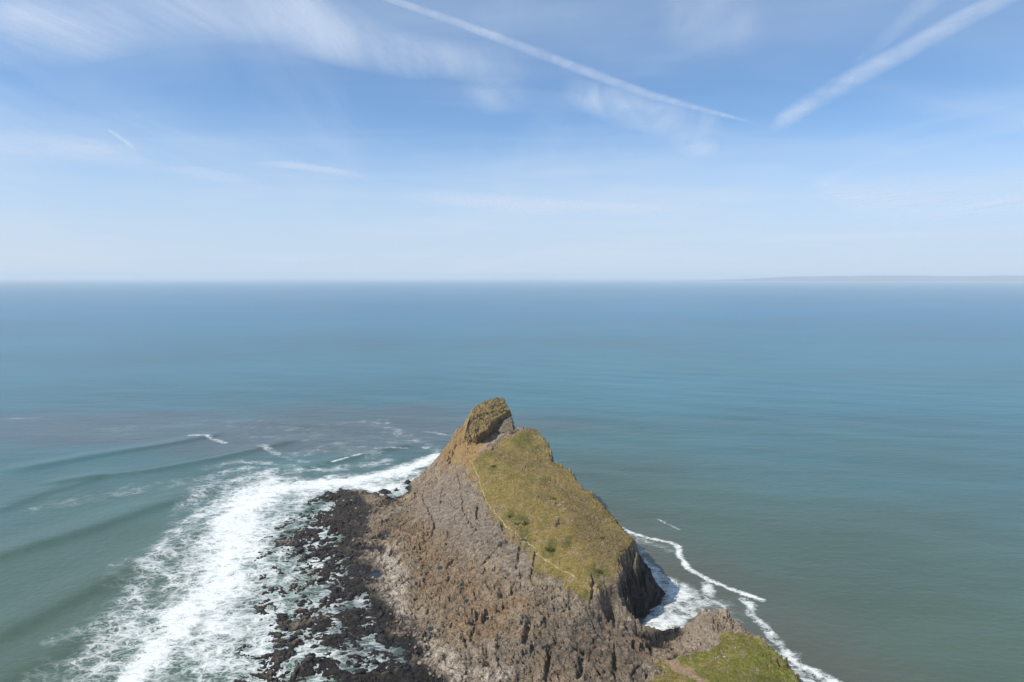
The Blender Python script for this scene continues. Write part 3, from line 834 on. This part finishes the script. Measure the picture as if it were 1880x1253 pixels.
wc = np.clip(wc * (1 + 0.16 * nc_ + 0.16 * nb_ + 0.32 * fbm(SX * .0007, SY * .0022, 4, 245))[..., None], 0.01, 1)

t = NT('sea_water')
pos = t.pos()
fo = t.attr('foam')
p2 = t.scale(pos, (0.75, 1.0, 0.0), (0, 0, -.3))
warp = t.n('TexNoise'); t.l(p2, warp.inputs['Vector']); warp.inputs['Scale'].default_value = 0.18; warp.inputs['Detail'].default_value = 3
add = t.n('VectorMath'); add.operation = 'MULTIPLY_ADD'
t.l(warp.outputs['Color'], add.inputs[0]); add.inputs[1].default_value = (7, 7, 0); t.l(p2, add.inputs[2])
pw = add.outputs[0]
e1 = t.voronoi(pw, 0.20, 'DISTANCE_TO_EDGE'); e2 = t.voronoi(pw, 0.62, 'DISTANCE_TO_EDGE')
lace = t.math('MINIMUM', t.math('MULTIPLY', e1, 2.4), t.math('ADD', t.math('MULTIPLY', e2, 2.6), 0.12))
nz = t.noise(pw, 0.7, 5, 0.7)
e3 = t.voronoi(pw, 1.15, 'DISTANCE_TO_EDGE')
nlo = t.noise(pw, 0.12, 4, 0.6)
thr = t.math('ADD', t.math('MULTIPLY', lace, 0.75), t.math('MULTIPLY', e3, 0.5))
thr = t.math('ADD', thr, t.math('MULTIPLY', t.math('SUBTRACT', nz, 0.5), 1.5))
thr = t.math('ADD', thr, t.math('MULTIPLY', t.math('SUBTRACT', nlo, 0.5), 1.2))
fm = t.ramp(t.math('SUBTRACT', t.math('MULTIPLY', fo, 1.1), thr), -0.30, 0.56)
fm = t.math('MULTIPLY', fm, t.ramp(fo, 0.03, 0.2))
# ripples
ps = t.scale(pos, (0.5, 1.0, 0.0), (0, 0, 0.25))
r1 = t.noise(ps, 0.35, 4, 0.6); r2 = t.noise(ps, 0.09, 3, 0.5); r3 = t.noise(t.scale(pos, (0.35, 1, 0), (0, 0, .1)), 0.02, 3, .5)
hh = t.math('ADD', t.math('MULTIPLY', r1, 0.95), t.math('ADD', t.math('MULTIPLY', r2, 1.1), t.math('MULTIPLY', r3, 2.2)))
nrm = t.bump(hh, 1.0, 0.55)
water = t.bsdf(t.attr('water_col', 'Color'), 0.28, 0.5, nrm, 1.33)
fn = t.bump(t.math('ADD', t.noise(pw, 0.9, 4, .65), t.math('MULTIPLY', fm, .3)), 0.5, 0.6)
foamc = t.bsdf(t.mix(t.ramp(t.math('ADD', t.math('MULTIPLY', nz, .6), t.math('MULTIPLY', t.noise(pw, 1.6, 4, .7), .4)), .36, .58), rgb(0.50, 0.55, 0.54), rgb(0.84, 0.85, 0.83)), 0.9, 0.1, fn)
ms = t.n('MixShader'); t.l(fm, ms.inputs[0]); t.l(water, ms.inputs[1]); t.l(foamc, ms.inputs[2])
M_SEA = t.done(ms.outputs[0])

ny, nx = SX.shape
idx = np.arange(ny * nx).reshape(ny, nx)
Q = np.stack([idx[:-1, :-1], idx[:-1, 1:], idx[1:, 1:], idx[1:, :-1]], -1).reshape(-1, 4)
V = np.stack([SX.ravel(), SY.ravel(), WZ.ravel()], -1)
wc4 = np.concatenate([wc.reshape(-1, 3), np.ones((wc.shape[0] * wc.shape[1], 1))], 1)
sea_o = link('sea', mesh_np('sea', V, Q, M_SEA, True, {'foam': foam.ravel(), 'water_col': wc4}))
tag(sea_o, 'blue-green sea with swell lines and white surf round the headland', None, None, 'structure')

# ------------------------------------------------------------------ rock pools
t = NT('pool_water')
M_POOL = t.done(t.bsdf(rgb(0.02, 0.03, 0.036), 0.06, 0.5, t.bump(t.noise(t.pos(), 1.2, 3), .05, .4), 1.33))
for hx, hy, z, rx, ry in pool_at:
    n = 48
    a = np.linspace(0, 2 * math.pi, n, endpoint=False)
    ring = np.stack([np.cos(a) * rx * 1.25, np.sin(a) * ry * 1.25, np.zeros(n)], -1)
    V = np.vstack([ring, [[0, 0, 0]]])
    Q = np.array([[i, (i + 1) % n, n] for i in range(n)])
    o = link('rock_pool', mesh_np('rock_pool', V, Q, M_POOL), None, (hx, hy, z))
    tag(o, 'dark still pool left by the tide in a hollow of the rock', None, None, 'structure')

# ------------------------------------------------------------------ footpath
PATH = hits([(858,838),(866,850),(872,862),(880,884),(886,900),(890,912),(900,932),(915,950),(932,968),(945,979),(962,991),(978,1003),(985,1015),
             (1000,1027),(1020,1040),(1040,1052),(1058,1064)])
pp = np.array(PATH)
tt = np.concatenate([[0], np.cumsum(np.hypot(*np.diff(pp, axis=0).T))])
ss = np.arange(0, tt[-1], 0.35)
cx_ = np.interp(ss, tt, pp[:, 0]); cy_ = np.interp(ss, tt, pp[:, 1])
for _ in range(40):
    cx_[1:-1] = (cx_[:-2] + 2 * cx_[1:-1] + cx_[2:]) / 4; cy_[1:-1] = (cy_[:-2] + 2 * cy_[1:-1] + cy_[2:]) / 4
cx_ = cx_ + 0.4 * noise(ss * .15, ss * 0, 301); 
tx = np.gradient(cx_); ty = np.gradient(cy_); L = np.hypot(tx, ty); nxp, nyp = -ty / L, tx / L
rows = []
for k in np.linspace(-1, 1, 7):
    hw = np.clip(0.24 + 0.22 * noise(ss * .22, ss * 0 + 3, 302) + .12 * noise(ss * .9, ss * 0 + 3, 303), .06, 1)
    x = cx_ + nxp * hw * k; y = cy_ + nyp * hw * k
    rows.append(np.stack([x, y, ground(x, y) + 0.10 - 0.06 * k * k], -1))
Vp = np.stack(rows, 1); m_, k_ = Vp.shape[:2]
ii = np.arange(m_ * k_).reshape(m_, k_)
Qp = np.stack([ii[:-1, :-1], ii[:-1, 1:], ii[1:, 1:], ii[1:, :-1]], -1).reshape(-1, 4)
t = NT('trodden_earth')
n = t.noise(t.pos(), 0.9, 4, .65)
M_PATH = t.done(t.bsdf(t.mix(t.ramp(n, .35, .65), rgb(0.20, 0.15, 0.06), rgb(0.36, 0.28, 0.16)), 0.95, 0.2, t.bump(n, .2, .6)))
tag(link('footpath', mesh_np('footpath', Vp.reshape(-1, 3), Qp, M_PATH)), 'narrow pale trodden path winding up the grassy slope', None, None, 'structure')

# ------------------------------------------------------------------ grass tussocks
t = NT('tussock_blades')
tn = t.attr('tone')
lowc = t.mix(tn, rgb(0.13, 0.10, 0.03), rgb(0.42, 0.31, 0.14))
gc = t.mix(tn, rgb(0.09, 0.105, 0.012), rgb(0.23, 0.21, 0.045))
cmix = t.mix(t.attr('lush'), lowc, gc)
M_TUFT = t.done(t.bsdf(cmix, 0.9, 0.15))
def tufts(mask_idx, n, hmin, hmax, seed):
    r = np.random.default_rng(seed)
    k = r.choice(mask_idx, n)
    bx = X[k] + r.uniform(-.15, .15, n); by = Y[k] + r.uniform(-.15, .15, n); bz = Z[k] - 0.05
    hh = r.uniform(hmin, hmax, n); lush = np.clip(np.maximum(green[k] * .9, grass2[k] * (.35 + .65 * r.random(n))), 0, 1)
    tone = np.clip(r.normal(.5, .25, n) + .25 * noise(bx * .15, by * .15, 311), 0, 1)
    Vs, As, Ls = [], [], []
    for b in range(4):
        a = r.uniform(0, 2 * math.pi, n); w = hh * r.uniform(.25, .5, n); lean = hh * r.uniform(.3, .9, n)
        p0 = np.stack([bx + np.cos(a) * w, by + np.sin(a) * w, bz], -1)
        p1 = np.stack([bx - np.cos(a) * w, by - np.sin(a) * w, bz], -1)
        a2 = a + 1.57 + r.uniform(-.5, .5, n)
        p2 = np.stack([bx + np.cos(a2) * lean, by + np.sin(a2) * lean, bz + hh], -1)
        Vs.append(np.stack([p0, p1, p2], 1)); As.append(np.repeat(tone, 3)); Ls.append(np.repeat(lush, 3))
    V = np.concatenate(Vs).reshape(-1, 3)
    return V, np.concatenate(As), np.concatenate(Ls)
near_path = look(seg_dist(CX, CY, PATH)) < 1.6
gi = np.nonzero((grass > .7) & (soil < .3) & ~near_path)[0]
si = np.nonzero((grass > .6) & ((scrub > np.random.default_rng(4).random(len(X)) * 1.3) | (slope > 1.3)) & ~near_path)[0]
a1 = tufts(gi, 22000, .14, .34, 401); a2 = tufts(si, 5000, .2, .5, 402)
V = np.concatenate([a1[0], a2[0]])
tf = link('grass', mesh_np('grass', V, np.arange(len(V)).reshape(-1, 3), M_TUFT, False,
                           {'tone': np.concatenate([a1[1], a2[1]]), 'lush': np.concatenate([a1[2], a2[2]])}))
tag(tf, 'dry olive grass tussocks covering the back of the headland', 'grass', None, 'stuff')

# ------------------------------------------------------------------ bushes
t = NT('bush_leaves')
n = t.noise(t.pos(), 1.1, 4, .7)
M_BUSH = t.done(t.bsdf(t.mix(t.ramp(n, .35, .65), rgb(0.05, 0.06, 0.012), rgb(0.13, 0.135, 0.03)), 0.85, 0.2))
def bush_mesh(seed, n=420):
    r = np.random.default_rng(seed)
    d = r.normal(size=(n, 3)); d /= np.linalg.norm(d, axis=1)[:, None]; d[:, 2] = np.abs(d[:, 2])
    lob = 0.75 + 0.35 * n3d(d, 2.2, seed)
    c = d * (lob * r.uniform(.55, 1, n))[:, None] * np.array((1, 1, .55))
    q = []
    for k in range(n):
        a = r.normal(size=3); a /= np.linalg.norm(a); b = np.cross(a, r.normal(size=3)); b /= np.linalg.norm(b)
        z = r.uniform(.08, .17)
        q += [c[k] - a * z, c[k] + b * z * .6, c[k] + a * z, c[k] - b * z * .6]
    V = np.array(q)
    return mesh_np('bush', V, np.arange(len(V)).reshape(-1, 4), M_BUSH, False)
for i, (px, py, r_, lab) in enumerate([
    (1012, 1008, 2.6, 'round dark green bush beside the path near its lower bend'),
    (966, 958, 2.2, 'dark green bush above the middle of the path'),
    (949, 962, 1.6, 'small green bush touching the path at its middle'),
    (938, 948, 1.8, 'low green bush just uphill of the path'),
    (1018, 916, 1.8, 'lone little bush on the open grass below the crest'),
    (1100, 1048, 1.9, 'green bush at the grassy corner above the dark cove cliff'),
    (1106, 988, 1.6, 'small bush close to the right crest of the grass'),
    (908, 856, 2.0, 'bush at the foot of the gully right of the path'),
    (962, 990, 1.7, 'green bush right of the path under the pale scar')]):
    hx, hy = hit(px, py)
    o = link('bush', bush_mesh(500 + i), None, (hx, hy, float(ground(hx, hy)[0]) - .15), (0, 0, i * 1.3), (r_ * 1.5, r_ * 1.1, r_ * .65))
    tag(o, lab, 'bush', 'bushes on the headland grass')

# ------------------------------------------------------------------ loose rocks
def on_land(x, y): return float(ground(x, y)[0])
wet_meshes = [boulder_mesh('boulder', 600 + k, M_WET, 2, .5, .6) for k in range(7)]
dry_meshes = [boulder_mesh('boulder', 640 + k, M_DRY, 2, .45, .7) for k in range(6)]
rw = random.Random(5)
def scatter(poly, n, meshes, lo, hi, zlo, zhi, label, group, seed, name='boulder', sink=.25, power=2.2):
    r = random.Random(seed); q = hits(poly)
    ax = [p[0] for p in q]; ay = [p[1] for p in q]
    done = []; tries = 0
    while len(done) < n and tries < n * 60:
        tries += 1
        x = r.uniform(min(ax), max(ax)); y = r.uniform(min(ay), max(ay))
        if not inside(np.array([x]), np.array([y]), q)[0]: continue
        z = on_land(x, y)
        if not (zlo < z < zhi): continue
        sz = lo + (hi - lo) * r.random() ** power
        if any((x - a) ** 2 + (y - b) ** 2 < (sz + c) ** 2 * .8 for a, b, c in done): continue
        done.append((x, y, sz))
        o = link(name, r.choice(meshes), None, (x, y, max(z, -.35) + sz * sink), (r.uniform(-.3, .3), r.uniform(-.3, .3), r.uniform(0, 6.28)),
                 (sz * r.uniform(.8, 1.3), sz * r.uniform(.8, 1.3), sz * r.uniform(.7, 1.1)))
        tag(o, label(x, y, z, sz) if callable(label) else label, 'rock', group)
def wet_label(x, y, z, sz):
    size = 'big' if sz > 1.7 else 'middling' if sz > 1.1 else 'small'
    side = x - (-110 + (300 - y) * -.12)
    where = ('at the near edge of the picture' if y < 262 else 'in the slack water close to the brown rock' if x > -78 - (y - 262) * .18
             else 'at the outer edge of the reef in white surf' if x < -106 - (y - 262) * .16 else 'in the middle of the foamy reef')
    far = ', far half' if y > 345 else ''
    return f'{size} wet black boulder {where}{far}'
def dry_label(x, y, z, sz):
    size = 'large' if sz > .8 else 'mid-sized' if sz > .5 else 'little'
    return f'{size} pale boulder on the ' + ('lower shore by the reef' if z < 2.4 else 'upper shore rock') + (' near the bottom edge' if y < 275 else ' farther back' if y > 320 else '')
scatter([(540,960),(600,930),(640,960),(650,1050),(700,1120),(760,1245),(560,1250),(500,1190),(490,1090),(520,1010)], 130, wet_meshes, .7, 2.4, -.75, 1.4,
        wet_label, 'wet black boulders on the reef', 21)
scatter([(690,1010),(740,1060),(740,1120),(790,1170),(850,1250),(790,1250),(720,1160),(680,1080)], 120, dry_meshes, .35, 1.2, 1.0, 9,
        dry_label, 'pale boulders along the shore', 22, sink=.2)
scatter([(620,915),(720,925),(740,990),(690,1040),(650,1000)], 50, dry_meshes, .4, 1.2, .8, 8,
        'grey-brown loose boulder on the flat rock shelf behind the surf rocks', 'boulders on the flat shelf', 23, sink=.2)
white_meshes = [boulder_mesh('stone', 680 + k, M_WHITE, 2, .4, .6) for k in range(4)]
for i, (px, py, sz, lab) in enumerate([
    (1220, 1226, .55, 'white stone left of the orange bare earth'), (1318, 1208, .6, 'white stone in the middle of the near grass'),
    (1330, 1206, .75, 'broad white stone, the largest on the near grass'), (1337, 1214, .5, 'small white stone right below the largest one'),
    (1314, 1211, .45, 'tiny white stone left of the largest one'), (1204, 1237, .4, 'white stone at the left edge of the near turf'),
    (1325, 1196, .5, 'pale stone higher up the near green slope'), (1350, 1192, .5, 'pale stone on the near green slope by the crest'),
    (1271, 1227, .45, 'pale stone at the lower end of the orange earth'), (1246, 1213, .45, 'pale stone at the upper end of the orange earth')]):
    hx, hy = hit(px, py)
    o = link('stone', white_meshes[i % 4], None, (hx, hy, on_land(hx, hy) + .12), (.1, .1, i), (sz * .85, sz * .7, sz * .5))
    tag(o, lab, 'stone', 'white stones on the near grass')

# ------------------------------------------------------------------ people
def person(px, py, z, jacket, trousers, hair, rz, label, stride=.18):
    hx, hy = (at_z(px, py, z) if z else hit(px, py))
    J = {'pelvis': (0, 0, .95), 'waist': (0, 0, 1.1), 'chest': (0, 0, 1.32), 'neck': (0, 0, 1.5), 'head': (0, .02, 1.58), 'crown': (0, .01, 1.74),
         'hipL': (-.1, 0, .9), 'kneeL': (-.1, stride * .6, .5), 'ankL': (-.1, stride * .4, .08), 'toeL': (-.1, stride * .4 + .15, .04),
         'hipR': (.1, 0, .9), 'kneeR': (.1, -stride * .1, .5), 'ankR': (.1, -stride, .08), 'toeR': (.1, -stride + .15, .04),
         'shL': (-.19, 0, 1.42), 'elL': (-.25, -.05, 1.15), 'wrL': (-.26, .08, .92), 'haL': (-.25, .12, .84),
         'shR': (.19, 0, 1.42), 'elR': (.25, -.02, 1.15), 'wrR': (.26, .12, .93), 'haR': (.25, .17, .86)}
    Rr = {'pelvis': .15, 'waist': .14, 'chest': .17, 'neck': .07, 'head': .09, 'crown': .085, 'hipL': .1, 'hipR': .1, 'kneeL': .07, 'kneeR': .07,
          'ankL': .05, 'ankR': .05, 'toeL': .045, 'toeR': .045, 'shL': .08, 'shR': .08, 'elL': .055, 'elR': .055, 'wrL': .04, 'wrR': .04, 'haL': .045, 'haR': .045}
    E = [('pelvis', 'waist'), ('waist', 'chest'), ('chest', 'neck'), ('neck', 'head'), ('head', 'crown')]
    for q in 'LR':
        E += [('pelvis', 'hip' + q), ('hip' + q, 'knee' + q), ('knee' + q, 'ank' + q), ('ank' + q, 'toe' + q),
              ('chest', 'sh' + q), ('sh' + q, 'el' + q), ('el' + q, 'wr' + q), ('wr' + q, 'ha' + q)]
    names = list(J)
    me = bpy.data.meshes.new('person')
    me.from_pydata([J[k] for k in names], [(names.index(a), names.index(b)) for a, b in E], [])
    o = link('person', me, None, (hx, hy, on_land(hx, hy) if not z else z), (0, 0, rz))
    m = o.modifiers.new('skin', 'SKIN')
    for i, k in enumerate(names):
        sv = me.skin_vertices[0].data[i]; sv.radius = (Rr[k], Rr[k]); sv.use_root = (k == 'pelvis')
    o.modifiers.new('sub', 'SUBSURF').levels = 1
    dg = bpy.context.evaluated_depsgraph_get()
    ev = bpy.data.meshes.new_from_object(o.evaluated_get(dg))
    o.modifiers.clear(); o.data = ev
    ev.materials.clear()
    for c, nm in ((jacket, 'jacket_cloth'), (trousers, 'trouser_cloth'), ((.42, .25, .18), 'skin'), (hair, 'hair')):
        ev.materials.append(plain(nm, c))
    for p in ev.polygons:
        c = p.center
        if c.z > 1.66 or (c.z > 1.56 and c.y < -.02): p.material_index = 3
        elif c.z > 1.48: p.material_index = 2
        elif abs(c.x) > .19 and c.z < .93: p.material_index = 2
        elif c.z > .9: p.material_index = 0
        else: p.material_index = 1
        p.use_smooth = True
    tag(o, label, 'person', 'walkers on the headland')
    return o
dk = (.02, .02, .03)
person(1091, 1084, 0, (.5, .09, .05), dk, (.03, .02, .015), .8, 'person in a red jacket and dark trousers at the lower corner of the grass')
person(1097, 1082, 0, (.03, .03, .045), dk, (.03, .02, .015), 2.2, 'person in dark clothes standing right behind the one in red')
person(898, 811, 0, (.02, .02, .03), dk, (.03, .02, .015), .2, 'person in dark clothes walking on the pale saddle under the summit crag')
person(872, 833, 0, (.05, .035, .03), dk, (.05, .03, .02), 3.0, 'person in brown walking up the left end of the saddle')

# ------------------------------------------------------------------ clouds and vapour trails
def cloud_mat(name, dens, sc, stretch, rot, lo, hi, tint=(.93, .93, .97)):
    t = NT(name)
    pos = t.scale(t.pos(), stretch, (0, 0, rot))
    n1 = t.noise(pos, sc, 8, .66, 1.2); n2 = t.noise(t.scale(pos, (1, .3, 1), (0, 0, .25)), sc * 5.1, 6, .65, .8)
    f = t.attr('fade')
    a = t.math('MULTIPLY', t.ramp(t.math('ADD', t.math('MULTIPLY', n1, .6), t.math('MULTIPLY', n2, .4)), lo, hi), f)
    a = t.math('MULTIPLY', a, dens)
    df = t.n('BsdfDiffuse'); df.inputs[0].default_value = rgb(*tint)
    tl = t.n('BsdfTranslucent'); tl.inputs[0].default_value = rgb(*tint)
    m1 = t.n('MixShader'); m1.inputs[0].default_value = .5; t.l(df.outputs[0], m1.inputs[1]); t.l(tl.outputs[0], m1.inputs[2])
    tr = t.n('BsdfTransparent')
    m2 = t.n('MixShader'); t.l(a, m2.inputs[0]); t.l(tr.outputs[0], m2.inputs[1]); t.l(m1.outputs[0], m2.inputs[2])
    return t.done(m2.outputs[0])
ALT = 8000.0
def sheet(name, upper, lower, mat, label, category, group, thick=120.0, n=60, k=14, taper=(.12, .12)):
    """a thin lens of ice cloud between two edges, at flying height"""
    def line(pts):
        q = np.array([at_z(a, b, ALT) for a, b in pts])
        d = np.concatenate([[0], np.cumsum(np.hypot(*np.diff(q, axis=0).T))]); d /= d[-1]
        s_ = np.linspace(0, 1, n)
        x = np.interp(s_, d, q[:, 0]); y = np.interp(s_, d, q[:, 1])
        for _ in range(6):
            x[1:-1] = (x[:-2] + x[1:-1] * 2 + x[2:]) / 4; y[1:-1] = (y[:-2] + y[1:-1] * 2 + y[2:]) / 4
        return np.stack([x, y], -1)
    A, B = line(upper), line(lower)
    w = np.linspace(0, 1, k)
    xy = A[:, None] * (1 - w[None, :, None]) + B[:, None] * w[None, :, None]
    along = np.linspace(0, 1, n)
    f = sstep(0, taper[0], along) * sstep(0, taper[1], 1 - along)
    prof = np.clip(4 * w * (1 - w), 0, 1)
    fade = f[:, None] * (prof ** 1.3)[None]
    lens = np.sqrt(prof)[None] * np.sqrt(np.clip(f, 0, 1))[:, None] * thick
    Vt = np.concatenate([xy, (ALT + lens)[..., None]], -1).reshape(-1, 3)
    Vb = np.concatenate([xy, (ALT - lens * .6)[..., None]], -1).reshape(-1, 3)
    V = np.concatenate([Vt, Vb]); c = V.mean(0); c[2] = ALT
    ii = np.arange(n * k).reshape(n, k)
    Q = np.stack([ii[:-1, :-1], ii[:-1, 1:], ii[1:, 1:], ii[1:, :-1]], -1).reshape(-1, 4)
    Q = np.concatenate([Q, Q[:, ::-1] + n * k])
    o = link(name, mesh_np(name, V - c, Q, mat, True, {'fade': np.concatenate([fade.ravel(), fade.ravel()])}), None, tuple(c))
    return tag(o, label, category, group)
M_CIR = cloud_mat('cirrus', .54, .00010, (1.0, .40, .2), .45, .34, .70)
M_CIR2 = cloud_mat('faint_cirrus', .26, .00012, (1.0, .7, .2), .3, .34, .68)
M_CIRB = cloud_mat('banded_cirrus', .42, .000022, (1.0, .6, .2), .1, .32, .66)
M_TRAIL = cloud_mat('vapour_trail', .40, .00028, (1, 1, .2), .0, .26, .72)
M_TRAIL2 = cloud_mat('fresh_vapour_trail', .40, .0011, (1, 1, .2), .0, .28, .58)
g = 'thin cirrus clouds'
sheet('cirrus_cloud', [(-80,-60),(150,-60),(400,-60),(600,-40),(660,15),(760,62),(880,72),(1040,100)], [(-80,130),(150,125),(330,85),(480,80),(600,120),(760,150),(870,150),(1050,165)], M_CIR,
      'broad pale cirrus cloud streaked across the upper left of the sky', 'cloud', g, 200, 80, 20, (.1, .3))
sheet('cirrus_cloud', [(820,85),(900,95),(980,110)], [(830,200),(900,215),(1000,210)], M_CIR2, 'faint hooked cirrus wisp below the left end of the long trail', 'cloud', g, 120, 40, 14, (.5, .5))
sheet('cirrus_cloud', [(1015,135),(1120,150),(1240,175),(1345,205)], [(1030,190),(1120,232),(1250,262),(1345,252)], M_CIR, 'ragged cirrus patch hanging under the long diagonal trail', 'cloud', g, 120, 50, 16, (.2, .2))
sheet('cirrus_cloud', [(1215,242),(1265,240),(1325,256)], [(1220,275),(1270,290),(1330,288)], M_CIR, 'small oval cirrus puff below the meeting point of the trails', 'cloud', g, 80, 30, 12, (.3, .3))
sheet('cirrus_cloud', [(1200,-40),(1310,-60),(1420,-40)], [(1190,95),(1310,115),(1430,100)], M_CIR2, 'faint lilac cirrus smudge at the top between the two trails', 'cloud', g, 120, 40, 16, (.3, .3))
sheet('cirrus_cloud', [(1460,315),(1560,318),(1700,312),(1990,308)], [(1480,350),(1570,402),(1700,412),(1990,392)], M_CIRB, 'wide low cirrus bank over the right part of the horizon', 'cloud', g, 200, 60, 16, (.2, .1))
sheet('cirrus_cloud', [(440,292),(540,296),(680,318)], [(440,304),(540,312),(680,332)], M_CIRB, 'thin horizontal cirrus streak left of the centre', 'cloud', g, 80, 40, 10, (.35, .35))
sheet('cirrus_cloud', [(680,340),(860,352),(1100,368),(1280,378)], [(690,372),(860,384),(1100,396),(1280,396)], M_CIRB, 'long low cirrus band above the middle of the horizon', 'cloud', g, 120, 60, 12, (.3, .3))
sheet('cirrus_cloud', [(-80,225),(150,245),(330,280),(520,330)], [(-80,275),(150,300),(330,325),(520,352)], M_CIR2, 'faint slanting cirrus band low on the left', 'cloud', g, 120, 60, 14, (.1, .4))
g = 'vapour trails'
sheet('vapour_trail', [(670,-22),(800,20),(900,55),(1000,92),(1100,130),(1200,168),(1300,200),(1405,230)], [(655,-14),(793,33),(893,71),(993,110),(1093,149),(1197,183),(1300,209),(1405,233)], M_TRAIL,
      'long thin aircraft trail descending from the top centre to the right', 'vapour trail', g, 60, 160, 10, (.03, .12))
sheet('vapour_trail', [(1850,-25),(1740,28),(1640,85),(1560,125),(1480,170),(1425,208),(1402,240)], [(1895,-10),(1760,60),(1650,122),(1570,166),(1495,208),(1440,240),(1408,250)], M_TRAIL,
      'wide bright aircraft trail rising to the top right corner', 'vapour trail', g, 90, 120, 12, (.03, .22))
sheet('vapour_trail', [(1700,-30),(1640,30),(1590,85),(1540,125)], [(1770,-20),(1680,45),(1620,100),(1560,135)], M_CIR2,
      'faint spread-out old trail above the wide one', 'vapour trail', g, 90, 60, 12, (.05, .4))
sheet('vapour_trail', [(195,235),(222,250),(254,270)], [(196,239),(218,256),(246,277)], M_TRAIL2,
      'short faint aircraft trail low in the left of the sky', 'vapour trail', g, 40, 40, 8, (.1, .3))

# ------------------------------------------------------------------ far coast, faint beyond the water at the right
yy = np.linspace(0, 1, 12); xx = np.linspace(0, 1, 160)
AX, AY = np.meshgrid(xx, yy)
HX = 7600 + AX * 24000; HY = 30000 + AY * 3500 - AX * 2500
prof_ = sstep(0, .3, AX) * (0.72 + 0.3 * fbm(AX * 5, AX * 0 + 2, 4, 261)) * np.sin(np.pi * np.clip(AY, 0, 1)) ** .6
HZ = -4 + 318 * np.clip(prof_ + .06 * fbm(AX * 30, AY * 6, 3, 262), 0, .98)
ii = np.arange(AX.size).reshape(AX.shape)
Qh = np.stack([ii[:-1, :-1], ii[:-1, 1:], ii[1:, 1:], ii[1:, :-1]], -1).reshape(-1, 4)
t = NT('far_fields')
M_FAR = t.done(t.bsdf(t.mix(t.ramp(t.noise(t.pos(), .0012, 4), .4, .6), rgb(.03, .05, .045), rgb(.06, .085, .07)), .95, .1))
tag(link('far_hills', mesh_np('far_hills', np.stack([HX, HY, HZ], -1).reshape(-1, 3), Qh, M_FAR)), 'faint low bluish coast on the horizon at the far right', None, None, 'structure')

# ------------------------------------------------------------------ air
bm = bmesh.new()
bmesh.ops.create_cube(bm, size=1.0)
me = bpy.data.meshes.new('haze'); bm.to_mesh(me); bm.free()
t = NT('haze_air')
pv = t.n('VolumePrincipled')
pv.inputs['Color'].default_value = rgb(0.93, 0.97, 1.0)
pv.inputs['Density'].default_value = 4.8e-5
pv.inputs['Anisotropy'].default_value = 0.0
t.l(pv.outputs[0], t.out.inputs['Volume'])
me.materials.append(t.m)
haze = link('haze', me, None, (0, 68500, 157), None, (239000, 142900, 326))
tag(haze, 'pale sea haze that fades the far water', None, None, 'stuff')
